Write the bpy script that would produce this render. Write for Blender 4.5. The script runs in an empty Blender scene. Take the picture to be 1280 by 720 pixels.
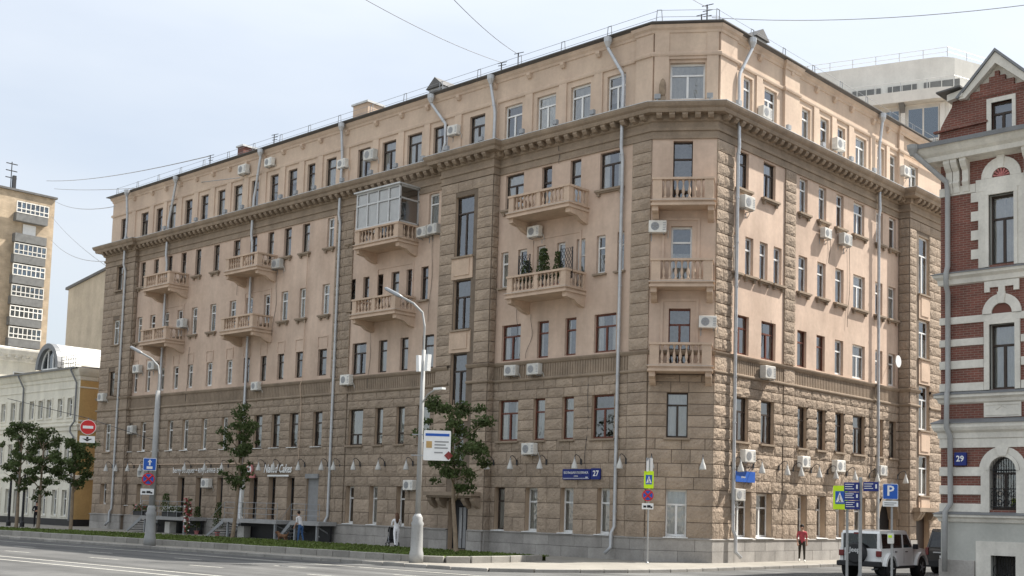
import bpy, bmesh, math, random
import numpy as np
from mathutils import Matrix, Vector
random.seed(11); rng = np.random.default_rng(5)
rad = math.radians
S = bpy.context.scene
COL = S.collection

# ------------------------------------------------------------------ camera
CR = np.array([[0.74919389, 0.66184361, 0.02591431], [-0.03582327, 0.07955665, -0.99618644], [-0.66138129, 0.74540846, 0.08331276]])            # rows: right, down, forward
CP = np.array([30.2, -42.0, 2.18]); PX, PY, FL = 714.356, 515.657, 1464.864
cd = bpy.data.cameras.new('camera'); cam = bpy.data.objects.new('camera', cd); COL.objects.link(cam)
m = Matrix.Identity(4)
for i in range(3):
    m[i][0] = CR[0][i]; m[i][1] = -CR[1][i]; m[i][2] = -CR[2][i]; m[i][3] = CP[i]
cam.matrix_world = m
cd.sensor_width = 36; cd.lens = FL / 1280 * 36
cd.shift_x = (640 - PX) / 1280; cd.shift_y = (PY - 360) / 1280
cd.clip_start = .1; cd.clip_end = 6000
S.camera = cam

# ------------------------------------------------------------------ sky, sun, exposure
SUN_AZ, SUN_EL = 64, 51          # degrees from +X towards +Y, elevation
w = bpy.data.worlds.new('World'); S.world = w; w.use_nodes = True
nt = w.node_tree; bg = nt.nodes['Background']
sky = nt.nodes.new('ShaderNodeTexSky'); sky.sky_type = 'NISHITA'; sky.sun_disc = False
sky.sun_elevation = rad(SUN_EL); sky.sun_rotation = rad(90 - SUN_AZ)
sky.air_density = 1.0; sky.dust_density = 1.4; sky.ozone_density = 1.2; sky.altitude = 150
# thin high cloud veil over the whole sky
tc = nt.nodes.new('ShaderNodeTexCoord'); mp = nt.nodes.new('ShaderNodeMapping'); mp.inputs['Scale'].default_value = (1.2, 1.2, 4.5)
nz = nt.nodes.new('ShaderNodeTexNoise'); nz.inputs['Scale'].default_value = 1.6; nz.inputs['Detail'].default_value = 5; nz.inputs['Roughness'].default_value = .5
rp = nt.nodes.new('ShaderNodeMapRange'); rp.inputs[1].default_value = .3; rp.inputs[2].default_value = .75; rp.inputs[3].default_value = .55; rp.inputs[4].default_value = .85
mx = nt.nodes.new('ShaderNodeMixRGB')
nt.links.new(tc.outputs['Generated'], mp.inputs[0]); nt.links.new(mp.outputs[0], nz.inputs['Vector'])
nt.links.new(nz.outputs[0], rp.inputs[0]); nt.links.new(rp.outputs[0], mx.inputs[0]); nt.links.new(sky.outputs[0], mx.inputs[1])
sz = nt.nodes.new('ShaderNodeSeparateXYZ'); gr = nt.nodes.new('ShaderNodeMapRange'); gr.inputs[1].default_value = 0; gr.inputs[2].default_value = 1; gr.inputs[3].default_value = .78; gr.inputs[4].default_value = 1.9
vs = nt.nodes.new('ShaderNodeVectorMath'); vs.operation = 'SCALE'; vs.inputs[0].default_value = (5.5, 5.75, 6.0)      # cloud veil grows brighter towards the zenith
nt.links.new(tc.outputs['Generated'], sz.inputs[0]); nt.links.new(sz.outputs[2], gr.inputs[0]); nt.links.new(gr.outputs[0], vs.inputs['Scale']); nt.links.new(vs.outputs[0], mx.inputs[2])
nt.links.new(mx.outputs[0], bg.inputs[0]); bg.inputs[1].default_value = .083
sl = bpy.data.lights.new('sun', 'SUN'); sl.energy = 4.6; sl.angle = rad(.6); sl.color = (1, .955, .885)
so = bpy.data.objects.new('sun', sl); COL.objects.link(so)
sd = Vector((math.cos(rad(SUN_EL)) * math.cos(rad(SUN_AZ)), math.cos(rad(SUN_EL)) * math.sin(rad(SUN_AZ)), math.sin(rad(SUN_EL))))
so.rotation_euler = sd.to_track_quat('Z', 'Y').to_euler(); so.location = sd * 90
S.view_settings.view_transform = 'Standard'; S.view_settings.look = 'None'; S.view_settings.gamma = 1
S.view_settings.use_curve_mapping = False; S.view_settings.exposure = 1.0

# ------------------------------------------------------------------ photo pixel -> place on a known plane
def wd(u, v): return CR.T @ np.array([(u - PX) / FL, (v - PY) / FL, 1.0])
def lf(u, v, y0=0): d = wd(u, v); return (CP + (y0 - CP[1]) / d[1] * d)[[0, 2]]
def rf(u, v, x0=0): d = wd(u, v); return (CP + (x0 - CP[0]) / d[0] * d)[[1, 2]]
def gd(u, v, z=0): d = wd(u, v); return CP + (z - CP[2]) / d[2] * d
def pj(P): q = CR @ (np.array(P, float) - CP); return np.array([PX + FL * q[0] / q[2], PY + FL * q[1] / q[2], q[2]])
def axat(u, z, o, ax):
    q0 = CR @ (np.array([o if ax else 0, 0 if ax else o, z]) - CP); q1 = CR[:, ax]; k = (u - PX) / FL
    return (k * q0[2] - q0[0]) / (q1[0] - k * q1[2])
def Xat(u, z, y0=0): return axat(u, z, y0, 0)
def Yat(u, z, x0=0): return axat(u, z, x0, 1)

# ------------------------------------------------------------------ mesh helpers
class MB:
    def __init__(s): s.v = []; s.f = []; s.m = []
    def add(s, vs, fs, mi=0):
        b = len(s.v); s.v += [tuple(map(float, q)) for q in vs]; s.f += [tuple(b + i for i in f) for f in fs]; s.m += [mi] * len(fs); return s
    def quad(s, a, b, c, d, mi=0): return s.add([a, b, c, d], [(0, 1, 2, 3)], mi)
    def box(s, x0, x1, y0, y1, z0, z1, mi=0):
        vs = [(x, y, z) for z in (z0, z1) for y in (y0, y1) for x in (x0, x1)]
        return s.add(vs, [(0, 2, 3, 1), (4, 5, 7, 6), (0, 1, 5, 4), (2, 6, 7, 3), (0, 4, 6, 2), (1, 3, 7, 5)], mi)
    def bev(s, x0, x1, y0, y1, z0, z1, c=.02, mi=0):     # box with its vertical and horizontal edges chamfered
        vs = []
        for z, e in ((z0, c), (z0 + c, 0), (z1 - c, 0), (z1, c)):
            a0, a1, b0, b1 = x0 + e, x1 - e, y0 + e, y1 - e; k = c * .6
            vs += [(a0 + k, b0, z), (a1 - k, b0, z), (a1, b0 + k, z), (a1, b1 - k, z), (a1 - k, b1, z), (a0 + k, b1, z), (a0, b1 - k, z), (a0, b0 + k, z)]
        fs = [tuple(range(7, -1, -1)), tuple(range(24, 32))]
        for r in range(3): fs += [(r * 8 + i, r * 8 + (i + 1) % 8, r * 8 + 8 + (i + 1) % 8, r * 8 + 8 + i) for i in range(8)]
        return s.add(vs, fs, mi)
    def prism(s, poly, a, b, axis='y', mi=0):            # polygon in the two other axes, extruded a..b along axis
        n = len(poly)
        def P(p, t): return {'y': (p[0], t, p[1]), 'x': (t, p[0], p[1]), 'z': (p[0], p[1], t)}[axis]
        vs = [P(p, a) for p in poly] + [P(p, b) for p in poly]
        return s.add(vs, [tuple(range(n)), tuple(range(2 * n - 1, n - 1, -1))] + [(i, i + n, (i + 1) % n + n, (i + 1) % n) for i in range(n)], mi)
    def tube(s, pts, r, n=8, mi=0, cap=True):
        pts = [np.array(p, float) for p in pts]; k = len(pts); rs = r if hasattr(r, '__len__') else [r] * k
        vs = []; up = None
        for i, p in enumerate(pts):
            t = pts[min(i + 1, k - 1)] - pts[max(i - 1, 0)]; t = t / (np.linalg.norm(t) + 1e-9)
            if up is None: up = np.array([0, 0, 1.]) if abs(t[2]) < .9 else np.array([1., 0, 0])
            a = np.cross(t, up); a /= np.linalg.norm(a) + 1e-9; b = np.cross(a, t); up = b
            vs += [p + rs[i] * (math.cos(j * 2 * math.pi / n) * a + math.sin(j * 2 * math.pi / n) * b) for j in range(n)]
        fs = [(i * n + j, i * n + (j + 1) % n, i * n + n + (j + 1) % n, i * n + n + j) for i in range(k - 1) for j in range(n)]
        if cap: fs += [tuple(range(n - 1, -1, -1)), tuple(range((k - 1) * n, k * n))]
        return s.add(vs, fs, mi)
    def lathe(s, prof, n=12, c=(0, 0, 0), axis='z', mi=0):
        vs = []
        for r, h in prof:
            for j in range(n):
                a = j * 2 * math.pi / n; x, y = r * math.cos(a), r * math.sin(a)
                vs.append({'z': (c[0] + x, c[1] + y, c[2] + h), 'y': (c[0] + x, c[1] + h, c[2] + y), 'x': (c[0] + h, c[1] + x, c[2] + y)}[axis])
        k = len(prof)
        fs = [(i * n + j, i * n + (j + 1) % n, i * n + n + (j + 1) % n, i * n + n + j) for i in range(k - 1) for j in range(n)]
        fs += [tuple(range(n - 1, -1, -1)), tuple(range((k - 1) * n, k * n))]
        return s.add(vs, fs, mi)
    def ball(s, c, r, n=8, mi=0, j=0):
        rx, ry, rz = r if hasattr(r, '__len__') else (r, r, r); vs = []; fs = []
        for i in range(n // 2 + 1):
            t = math.pi * i / (n // 2)
            for k in range(n):
                a = 2 * math.pi * k / n; q = 1 + (random.uniform(-j, j) if j else 0)
                vs.append((c[0] + rx * q * math.sin(t) * math.cos(a), c[1] + ry * q * math.sin(t) * math.sin(a), c[2] + rz * q * math.cos(t)))
        for i in range(n // 2):
            fs += [(i * n + k, i * n + n + k, i * n + n + (k + 1) % n, i * n + (k + 1) % n) for k in range(n)]
        return s.add(vs, fs, mi)
    def sweep(s, prof, path, closed=False, mi=0):        # profile of (outward offset, z) along a plan polyline, outside on its right
        P = [np.array(p, float) for p in path]; n = len(P); rings = []
        for i in range(n):
            d0 = P[i] - P[i - 1] if i else P[1] - P[0]; d1 = P[i + 1] - P[i] if i < n - 1 else P[i] - P[i - 1]
            n0 = np.array([d0[1], -d0[0]]) / np.linalg.norm(d0); n1 = np.array([d1[1], -d1[0]]) / np.linalg.norm(d1)
            mvec = (n0 + n1); mvec = mvec / max(mvec @ n0, .2)
            rings.append([(P[i][0] + mvec[0] * o, P[i][1] + mvec[1] * o, z) for o, z in prof])
        k = len(prof)
        return s.add([q for r in rings for q in r], [(i * k + j, i * k + k + j, i * k + k + j + 1, i * k + j + 1) for i in range(n - 1) for j in range(k - 1)], mi)
    def mesh(s, name, mats, smooth=False):
        me = bpy.data.meshes.new(name); me.from_pydata(s.v, [], s.f)
        for mt in (mats if isinstance(mats, (list, tuple)) else [mats]): me.materials.append(mt)
        if isinstance(mats, (list, tuple)) and len(mats) > 1: me.polygons.foreach_set('material_index', s.m)
        if smooth: me.polygons.foreach_set('use_smooth', [True] * len(me.polygons))
        me.update(); return me
    def build(s, name, mats, parent=None, loc=(0, 0, 0), rz=0, smooth=False):
        return obj(name, s.mesh(name, mats, smooth), parent, loc, rz)
def obj(name, me, parent=None, loc=(0, 0, 0), rz=0, scale=None):
    o = bpy.data.objects.new(name, me); COL.objects.link(o); o.parent = parent; o.location = loc; o.rotation_euler = (0, 0, rz)
    if scale: o.scale = scale
    return o
def tag(o, label, cat, group=None, kind=None):
    o['label'] = label; o['category'] = cat
    if group: o['group'] = group
    if kind: o['kind'] = kind
    return o
def thing(name, label, cat, loc=(0, 0, 0), rz=0, group=None): return tag(obj(name, None, None, loc, rz), label, cat, group)
def struct(o): o['kind'] = 'structure'; return o
def copy_tree(o, parent=None):
    c = o.copy(); COL.objects.link(c); c.parent = parent
    for ch in list(o.children): copy_tree(ch, c)
    return c

# ------------------------------------------------------------------ materials
def mat(name, col, rough=.8, var=.12, scale=1.5, bump=0, bscale=30, metal=0, streak=0, spec=.3, col2=None, objrand=0, bd=.02):
    mt = bpy.data.materials.new(name); mt.use_nodes = True; n = mt.node_tree; L = n.links.new; b = n.nodes['Principled BSDF']
    b.inputs['Roughness'].default_value = rough; b.inputs['Metallic'].default_value = metal; b.inputs['Specular IOR Level'].default_value = spec
    geo = n.nodes.new('ShaderNodeNewGeometry')
    def noise(sc, det=4, vec=None):
        t = n.nodes.new('ShaderNodeTexNoise'); t.inputs['Scale'].default_value = sc; t.inputs['Detail'].default_value = det; t.inputs['Roughness'].default_value = .6
        L(vec or geo.outputs['Position'], t.inputs['Vector']); return t.outputs[0]
    def mul(c, fac, lo, hi):
        r = n.nodes.new('ShaderNodeMapRange'); r.inputs[1].default_value = .3; r.inputs[2].default_value = .7; r.inputs[3].default_value = lo; r.inputs[4].default_value = hi; L(fac, r.inputs[0])
        x = n.nodes.new('ShaderNodeMixRGB'); x.blend_type = 'MULTIPLY'; x.inputs[0].default_value = 1; L(c, x.inputs[1]); L(r.outputs[0], x.inputs[2]); return x.outputs[0]
    rgb = n.nodes.new('ShaderNodeRGB'); rgb.outputs[0].default_value = (*col, 1); c = rgb.outputs[0]
    if col2:
        x = n.nodes.new('ShaderNodeMixRGB'); x.inputs[2].default_value = (*col2, 1); L(c, x.inputs[1])
        r = n.nodes.new('ShaderNodeMapRange'); r.inputs[1].default_value = .38; r.inputs[2].default_value = .62; L(noise(scale * .7), r.inputs[0]); L(r.outputs[0], x.inputs[0]); c = x.outputs[0]
    if var: c = mul(c, noise(scale), 1 - var, 1 + var); c = mul(c, noise(scale * 9), 1 - var * .6, 1 + var * .6)
    if streak:
        mpn = n.nodes.new('ShaderNodeMapping'); mpn.inputs['Scale'].default_value = (.8, .8, .13); L(geo.outputs['Position'], mpn.inputs[0])
        c = mul(c, noise(1.3, 5, mpn.outputs[0]), 1 - streak, 1 + streak * .4)
    if objrand:
        oi = n.nodes.new('ShaderNodeObjectInfo'); r = n.nodes.new('ShaderNodeMapRange'); r.inputs[3].default_value = 1 - objrand; r.inputs[4].default_value = 1 + objrand; L(oi.outputs['Random'], r.inputs[0])
        x = n.nodes.new('ShaderNodeMixRGB'); x.blend_type = 'MULTIPLY'; x.inputs[0].default_value = 1; L(c, x.inputs[1]); L(r.outputs[0], x.inputs[2]); c = x.outputs[0]
    L(c, b.inputs['Base Color'])
    if bump:
        bp = n.nodes.new('ShaderNodeBump'); bp.inputs['Strength'].default_value = bump; bp.inputs['Distance'].default_value = bd
        L(noise(bscale, 6), bp.inputs['Height']); L(bp.outputs[0], b.inputs['Normal'])
    return mt
M = {}
M['plaster'] = mat('plaster', (.605, .465, .365), .9, .09, .5, .35, 24, streak=.16, col2=(.53, .40, .31))
M['attic'] = mat('attic_plaster', (.60, .47, .36), .9, .08, .7, .35, 24, streak=.13, col2=(.57, .44, .34))
M['stone'] = mat('rough_stone', (.39, .305, .23), .95, .14, 1.6, 1.0, 8, streak=.1, objrand=.12, bd=.075, col2=(.355, .28, .212))
M['stonebase'] = mat('mortar_stone', (.17, .133, .10), .95, .15, 3, .5, 30)
M['reveal'] = mat('reveal_plaster', (.42, .315, .225), .9, .1, 2, .3, 40)
M['cornice'] = mat('cornice_stone', (.295, .23, .17), .9, .16, 1.2, .35, 30, streak=.16)
M['granite'] = mat('plinth_granite', (.33, .31, .285), .8, .15, 1.3, .3, 40, streak=.15, objrand=.12)
M['balcony'] = mat('balcony_plaster', (.55, .415, .31), .9, .1, 1.5, .3, 40, streak=.12)
M['zinc'] = mat('zinc_pipe', (.50, .51, .52), .45, .1, 3, .1, 20, metal=.55, streak=.1)
M['roofmetal'] = mat('roof_metal', (.13, .125, .12), .6, .15, 1, .1, 10, metal=.3)
M['flash'] = mat('flashing', (.52, .52, .51), .5, .12, 2, .1, 20, metal=.3)
M['white'] = mat('white_plastic', (.72, .72, .70), .4, .06, 3, spec=.4)
M['brown'] = mat('dark_brown_frame', (.055, .04, .032), .5, .1, 3)
M['redbrown'] = mat('red_brown_frame', (.14, .05, .033), .5, .1, 3)
M['greyframe'] = mat('grey_frame', (.27, .27, .27), .5, .1, 3)
M['room'] = mat('room_interior', (.22, .21, .19), .9, .3, .8)
M['curtain'] = mat('curtain', (.78, .77, .73), .95, .1, 2, objrand=.2)
M['blind'] = mat('blind', (.45, .44, .42), .9, .1, 2, objrand=.25)
M['acw'] = mat('ac_casing', (.64, .62, .57), .5, .12, 4, objrand=.22, streak=.1)
M['dark'] = mat('dark_grille', (.04, .04, .042), .6, .2, 5)
M['black'] = mat('black_paint', (.02, .02, .022), .45, .2, 5)
M['steel'] = mat('steel_grey', (.30, .31, .32), .45, .08, 3, metal=.4)
M['polegrey'] = mat('painted_pole', (.33, .33, .32), .55, .1, 2, .1, 30, streak=.12)
M['lampwhite'] = mat('milk_glass', (.52, .51, .48), .4, .1, 4)
M['asphalt'] = mat('asphalt', (.125, .123, .117), .9, .12, .35, .4, 60, col2=(.09, .089, .086))
M['pavement'] = mat('pavement_stone', (.27, .25, .215), .9, .14, .5, .3, 25)
M['kerb'] = mat('kerb_granite', (.27, .255, .23), .85, .14, 1.5, .4, 40, objrand=.14)
M['paint'] = mat('road_paint', (.42, .405, .36), .8, .22, 6)
M['soil'] = mat('lawn_soil', (.085, .105, .03), 1, .3, 2, .5, 20)
M['grass'] = mat('grass', (.10, .135, .03), .9, .3, 1.2, objrand=0)
M['leaf'] = mat('leaf', (.075, .102, .036), .7, .4, 3, spec=.25)
M['leaf2'] = mat('leaf_light', (.105, .14, .052), .7, .3, 3, spec=.25)
M['bark'] = mat('bark', (.27, .205, .145), .95, .2, 4, .6, 30)
M['concrete'] = mat('concrete', (.33, .325, .315), .9, .15, 1.5, .4, 30)
M['flowerred'] = mat('flowers_red', (.22, .045, .04), .8, .4, 9)
M['flowerwhite'] = mat('flowers_white', (.75, .72, .68), .8, .2, 9)
M['flowerpink'] = mat('flowers_pink', (.50, .20, .19), .8, .4, 9)
_n = M['asphalt'].node_tree; _b = _n.nodes['Principled BSDF']; _c = _b.inputs['Base Color'].links[0].from_socket      # tyre-worn streaks along the road
_g = _n.nodes.new('ShaderNodeNewGeometry'); _m = _n.nodes.new('ShaderNodeMapping'); _m.inputs['Rotation'].default_value = (0, 0, -.07); _m.inputs['Scale'].default_value = (.025, .9, 1); _t = _n.nodes.new('ShaderNodeTexNoise'); _t.inputs['Scale'].default_value = 1; _t.inputs['Detail'].default_value = 5
_r = _n.nodes.new('ShaderNodeMapRange'); _r.inputs[1].default_value = .35; _r.inputs[2].default_value = .65; _r.inputs[3].default_value = .7; _r.inputs[4].default_value = 1.2; _x = _n.nodes.new('ShaderNodeMixRGB'); _x.blend_type = 'MULTIPLY'; _x.inputs[0].default_value = 1
for _p, _q in ((_g.outputs['Position'], _m.inputs[0]), (_m.outputs[0], _t.inputs['Vector']), (_t.outputs[0], _r.inputs[0]), (_c, _x.inputs[1]), (_r.outputs[0], _x.inputs[2]), (_x.outputs[0], _b.inputs['Base Color'])): _n.links.new(_p, _q)
def glass(name, ior, tint, rough=.015, bump=.03):
    mt = bpy.data.materials.new(name); mt.use_nodes = True; n = mt.node_tree; L = n.links.new; n.nodes.remove(n.nodes['Principled BSDF'])
    g = n.nodes.new('ShaderNodeBsdfGlossy'); g.inputs['Roughness'].default_value = rough; g.inputs[0].default_value = (.95, .97, 1, 1)
    t = n.nodes.new('ShaderNodeBsdfTransparent'); t.inputs[0].default_value = (*tint, 1); fr = n.nodes.new('ShaderNodeFresnel'); fr.inputs[0].default_value = ior
    x = n.nodes.new('ShaderNodeMixShader'); L(fr.outputs[0], x.inputs[0]); L(t.outputs[0], x.inputs[1]); L(g.outputs[0], x.inputs[2]); L(x.outputs[0], n.nodes['Material Output'].inputs[0])
    geo = n.nodes.new('ShaderNodeNewGeometry'); tn = n.nodes.new('ShaderNodeTexNoise'); tn.inputs['Scale'].default_value = 1.7; L(geo.outputs['Position'], tn.inputs['Vector'])
    bp = n.nodes.new('ShaderNodeBump'); bp.inputs['Strength'].default_value = bump; bp.inputs['Distance'].default_value = .3; L(tn.outputs[0], bp.inputs['Height'])
    for q in (g, fr): L(bp.outputs[0], q.inputs['Normal'])
    return mt
M['glass'] = glass('window_glass', 2.55, (.95, .96, .95), bump=.05)
M['clearglass'] = glass('balcony_glass', 1.5, (.98, .98, .98)); M['carglass'] = glass('car_glass', 1.6, (.12, .13, .13))
for _k in ('leaf', 'leaf2'):
    _n = M[_k].node_tree; _o = _n.nodes['Material Output']; _b = _n.nodes['Principled BSDF']; _t = _n.nodes.new('ShaderNodeBsdfTranslucent'); _x = _n.nodes.new('ShaderNodeMixShader'); _x.inputs[0].default_value = .35
    _n.links.new(_b.inputs['Base Color'].links[0].from_socket, _t.inputs[0]); _n.links.new(_b.outputs[0], _x.inputs[1]); _n.links.new(_t.outputs[0], _x.inputs[2]); _n.links.new(_x.outputs[0], _o.inputs[0])
def flat(name, col, rough=.5): return mat(name, col, rough, .04, 4)
M['blue'] = flat('sign_blue', (.02, .10, .42)); M['navy'] = flat('sign_navy', (.018, .03, .17)); M['red'] = flat('sign_red', (.55, .03, .03))
M['signwhite'] = flat('sign_white', (.78, .78, .76)); M['lime'] = flat('sign_lime', (.60, .85, .02)); M['signgrey'] = flat('sign_back', (.30, .31, .32))
M['skin'] = flat('skin', (.45, .26, .18), .6); M['hair'] = mat('hair', (.10, .05, .028), .7, .2, 20); M['darkhair'] = mat('dark_hair', (.02, .016, .014), .7, .2, 20)

# ------------------------------------------------------------------ ground, road, pavement, lawn
ground = struct(MB().quad((-1500, -1500, -.16), (1500, -1500, -.16), (1500, 1500, -.16), (-1500, 1500, -.16)).build('ground', M['pavement']))
road = MB()
road.quad((-200, -60, -.12), (120, -60, -.12), (120, -4, -.12), (-200, -4, -.12)); road.quad((1, -4, -.12), (12.5, -4, -.12), (12.5, 90, -.12), (1, 90, -.12))
road = struct(road.build('road', M['asphalt']))
pv = [(-200, -27.0), (-40, -14.95), (-2, -12.1), (-.6, -11.6), (.5, -10.4), (1.3, -8.8), (2.1, -7), (2.6, -5), (2.75, -2), (2.75, 60)]
pav = MB(); pav.add([(x, y, 0) for x, y in pv] + [(-200, 60, 0)], [tuple(range(len(pv) + 1))])
pavement = struct(pav.build('pavement', M['pavement']))
pr = [(10.6, 60), (10.6, -6), (11.0, -8.6), (12.2, -10.4), (14, -11), (120, -4)]
pavement2 = MB(); pavement2.add([(x, y, 0) for x, y in pr] + [(120, 60, 0)], [tuple(range(len(pr) + 1))]); pavement2 = struct(pavement2.build('pavement_by_red_house', M['pavement']))
def stones(name, path, L, w, z0, z1, parent, out=1, mt='kerb', gap=.012):
    # loop of single kerb stones along a polyline
    carry = 0; made = {}
    for a, b in zip(path[:-1], path[1:]):
        a = np.array(a, float); b = np.array(b, float); d = b - a; ln = np.linalg.norm(d); ang = math.atan2(d[1], d[0]); k = max(1, round(ln / L)); q = ln / k
        key = round(q, 2)
        if key not in made: made[key] = MB().bev(-key / 2 + gap, key / 2 - gap, -w, 0, z0, z1, .02).mesh(name, M[mt])
        for i in range(k):
            p = a + d * ((i + .5) / k); obj(name, made[key], parent, (p[0], p[1], random.uniform(-.008, .008)), ang + random.uniform(-.004, .004))
stones('kerb_stone', [(-70, -17.2), (-40, -14.95), (-2, -12.1), (-.6, -11.6), (.5, -10.4), (1.3, -8.8), (2.1, -7), (2.6, -5), (2.75, -2), (2.75, 24)], 1.2, .16, -.2, .012, pavement)
# lane paint lies on the road
def paintline(name, x0, x1, fy, w, seg=2.0):
    m_ = MB(); n = max(1, int((x1 - x0) / seg)); xs = np.linspace(x0, x1, n + 1)
    for a, b in zip(xs[:-1], xs[1:]): m_.quad((a, fy(a) - w / 2, -.116), (b, fy(b) - w / 2, -.116), (b, fy(b) + w / 2, -.116), (a, fy(a) + w / 2, -.116))
    return m_.build(name, M['paint'], road)
paintline('lane_line', -90, 4, lambda x: -14.35 + .072 * (x + 5.8), .17)
paintline('centre_line', -90, 26, lambda x: -22.15 + .06 * (x + 8), .16); paintline('centre_line', -90, 26, lambda x: -23.25 + .06 * (x + 8), .16)
for k in range(-9, 2): paintline('lane_dash', -6.7 + 6.15 * k, -4.9 + 6.15 * k, lambda x: -16.6 + .082 * (x + 6), .13)
for k in range(-9, 3): paintline('lane_dash', -1.8 + 6.2 * k, .1 + 6.2 * k, lambda x: -18.75 + .1 * (x + 2), .13)
# raised lawn behind its own kerb
def lawn_front(x): return -10.95 + .082 * (x + 5)
lawn_f = [(-110, lawn_front(-110)), (-5, -10.95), (-4.2, -10.5), (-3.8, -9.6), (-3.75, -7.5), (-4.1, -5.2)]
lawn_b = [(-4.3, -4.55), (-9, -4.4), (-24, -4.8), (-36, -7.2), (-47, -9.9), (-110, -17.6)]
lawn_edge = struct(obj('lawn_kerb', None))
stones('lawn_kerb_stone', lawn_f, 1.0, .2, -.05, .27, lawn_edge)
lw = MB(); lp = [(x, y + .1, .2) for x, y in lawn_f] + [(x, y, .2) for x, y in lawn_b]
lw.add(lp, [(0, 1, 8, 9, 10, 11), (1, 2, 3, 4, 5, 6, 7, 8)])
lw.add([(x, y, z) for x, y in lawn_b for z in (.2, -.02)], [(2 * i, 2 * i + 1, 2 * i + 3, 2 * i + 2) for i in range(len(lawn_b) - 1)]); lawn = struct(lw.build('lawn', M['soil']))
def in_lawn(x, y):
    if x > -3.95 or x < -62: return False
    bx = [p[0] for p in lawn_b][::-1]; by = [p[1] for p in lawn_b][::-1]
    yb = np.interp(x, bx, by); yf = lawn_front(x) + .22
    if x > -5: yf = max(yf, -10.3 + (x + 5) * .6)
    return yf < y < yb - .05
gm = MB(); n = 0
while n < 15000:
    x = -4 - 56 * random.random() ** 1.35; y = random.uniform(-16, -4.3)
    if not in_lawn(x, y): continue
    bx = [p[0] for p in lawn_b][::-1]; by = [p[1] for p in lawn_b][::-1]; yb = np.interp(x, bx, by); yf = lawn_front(x)
    z = .2; a = random.uniform(0, 6.3); h = random.uniform(.03, .09); wv = random.uniform(.03, .07); lx, ly = random.uniform(-.05, .05), random.uniform(-.05, .05)
    gm.add([(x - wv * math.cos(a), y - wv * math.sin(a), z - .01), (x + wv * math.cos(a), y + wv * math.sin(a), z - .01), (x + lx, y + ly, z + h)], [(0, 1, 2)]); n += 1
g = gm.build('grass', M['grass']); tag(g, 'mown green grass on the raised strip along the long facade', 'grass', kind='stuff')

# ------------------------------------------------------------------ the big corner building
BLD = thing('apartment_building', 'large beige six-storey corner building with rough stone base, balconies and cornice', 'building')
class Fac:
    def __init__(s, ox, oy, phi, ax=None): s.ox, s.oy, s.phi, s.ax = ox, oy, phi, ax; s.c, s.n = math.cos(phi), math.sin(phi)
    def w(s, a, o, z): return (s.ox + s.c * a + s.n * o, s.oy + s.n * a - s.c * o, z)      # along, outwards, up
    def s_(s, u, z): return Xat(u, z, s.oy) - s.ox if s.ax == 0 else Yat(u, z, s.ox) - s.oy
    def build(s, mb, name, mats, parent=None, smooth=False): return mb.build(name, mats, parent or BLD, (s.ox, s.oy, 0), s.phi, smooth)
FL_ = Fac(0, 0, 0, 0); FR = Fac(0, 0, math.pi / 2, 1)
CHP = math.atan2(1.65, 2.45); CHW = math.hypot(2.45, 1.65); FC = Fac(-2.45, 0, CHP)
ST0, ST1 = -16.4, -12.45; FS = Fac(0, -.46, 0, 0)                  # stair bay
FE = Fac(0, -.3, 0, 0); XL = -54.0; XE = float(Xat(164, 14, -.3))    # left end bay
FP = Fac(.68, 0, math.pi / 2, 1); YP, YEND = 20.06, 28.0           # right end bay
Z = dict(a=(21.3, 23.05), f4=(17.5, 19.33), f3=(13.45, 15.32), f2=(9.66, 11.5), f1=(5.58, 7.65), g=(1.12, 3.25))
BAND = dict(g=(.9, 4.4), f1=(4.4, 8.62), f2=(8.62, 12.4), f3=(12.4, 16.2), f4=(16.2, 20.6), a=(20.6, 24.7))
def wallband(mb, s0, s1, z0, z1, holes, depth, mw, mr=1):
    hs = sorted(h for h in holes if h[0] >= s0 - .01 and h[1] <= s1 + .01); c = s0
    for a, b, za, zb in hs:
        if a > c: mb.quad((c, 0, z0), (a, 0, z0), (a, 0, z1), (c, 0, z1), mw)
        if za > z0 + .001: mb.quad((a, 0, z0), (b, 0, z0), (b, 0, za), (a, 0, za), mw)
        if z1 > zb + .001: mb.quad((a, 0, zb), (b, 0, zb), (b, 0, z1), (a, 0, z1), mw)
        D = depth + .15
        mb.quad((a, 0, za), (a, 0, zb), (a, D, zb), (a, D, za), mr); mb.quad((b, 0, za), (b, D, za), (b, D, zb), (b, 0, zb), mr)
        mb.quad((a, 0, zb), (b, 0, zb), (b, D, zb), (a, D, zb), mr); mb.quad((a, 0, za), (a, D, za), (b, D, za), (b, 0, za), mr)
        c = b
    if c < s1: mb.quad((c, 0, z0), (s1, 0, z0), (s1, 0, z1), (c, 0, z1), mw)
# --- windows
_cache = {}
def cached(key, fn):
    if key not in _cache: _cache[key] = fn()
    return _cache[key]
def mk_frame(wd_, h, nx, tr, mt, y):
    mb = MB(); t = .1 if mt == 'white' else .08; x0 = -wd_ / 2
    mb.box(x0, x0 + t, y, y + .07, 0, h); mb.box(-x0 - t, -x0, y, y + .07, 0, h); mb.box(x0 + t, -x0 - t, y, y + .07, 0, t + .02); mb.box(x0 + t, -x0 - t, y, y + .07, h - t, h)
    zt = h * tr if tr else h - t
    if tr: mb.box(x0 + t, -x0 - t, y - .012, y + .06, zt - .04, zt + .04)
    for i in range(1, nx): xx = x0 + wd_ * i / nx; mb.box(xx - .05, xx + .05, y - .006, y + .065, t + .02, zt - .04 if tr else h - t)
    return mb.mesh('window', M[mt])
def mk_pane(a, b): return MB().quad((-a / 2, 0, 0), (a / 2, 0, 0), (a / 2, 0, b), (-a / 2, 0, b)).mesh('pane', M['glass'])
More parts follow.
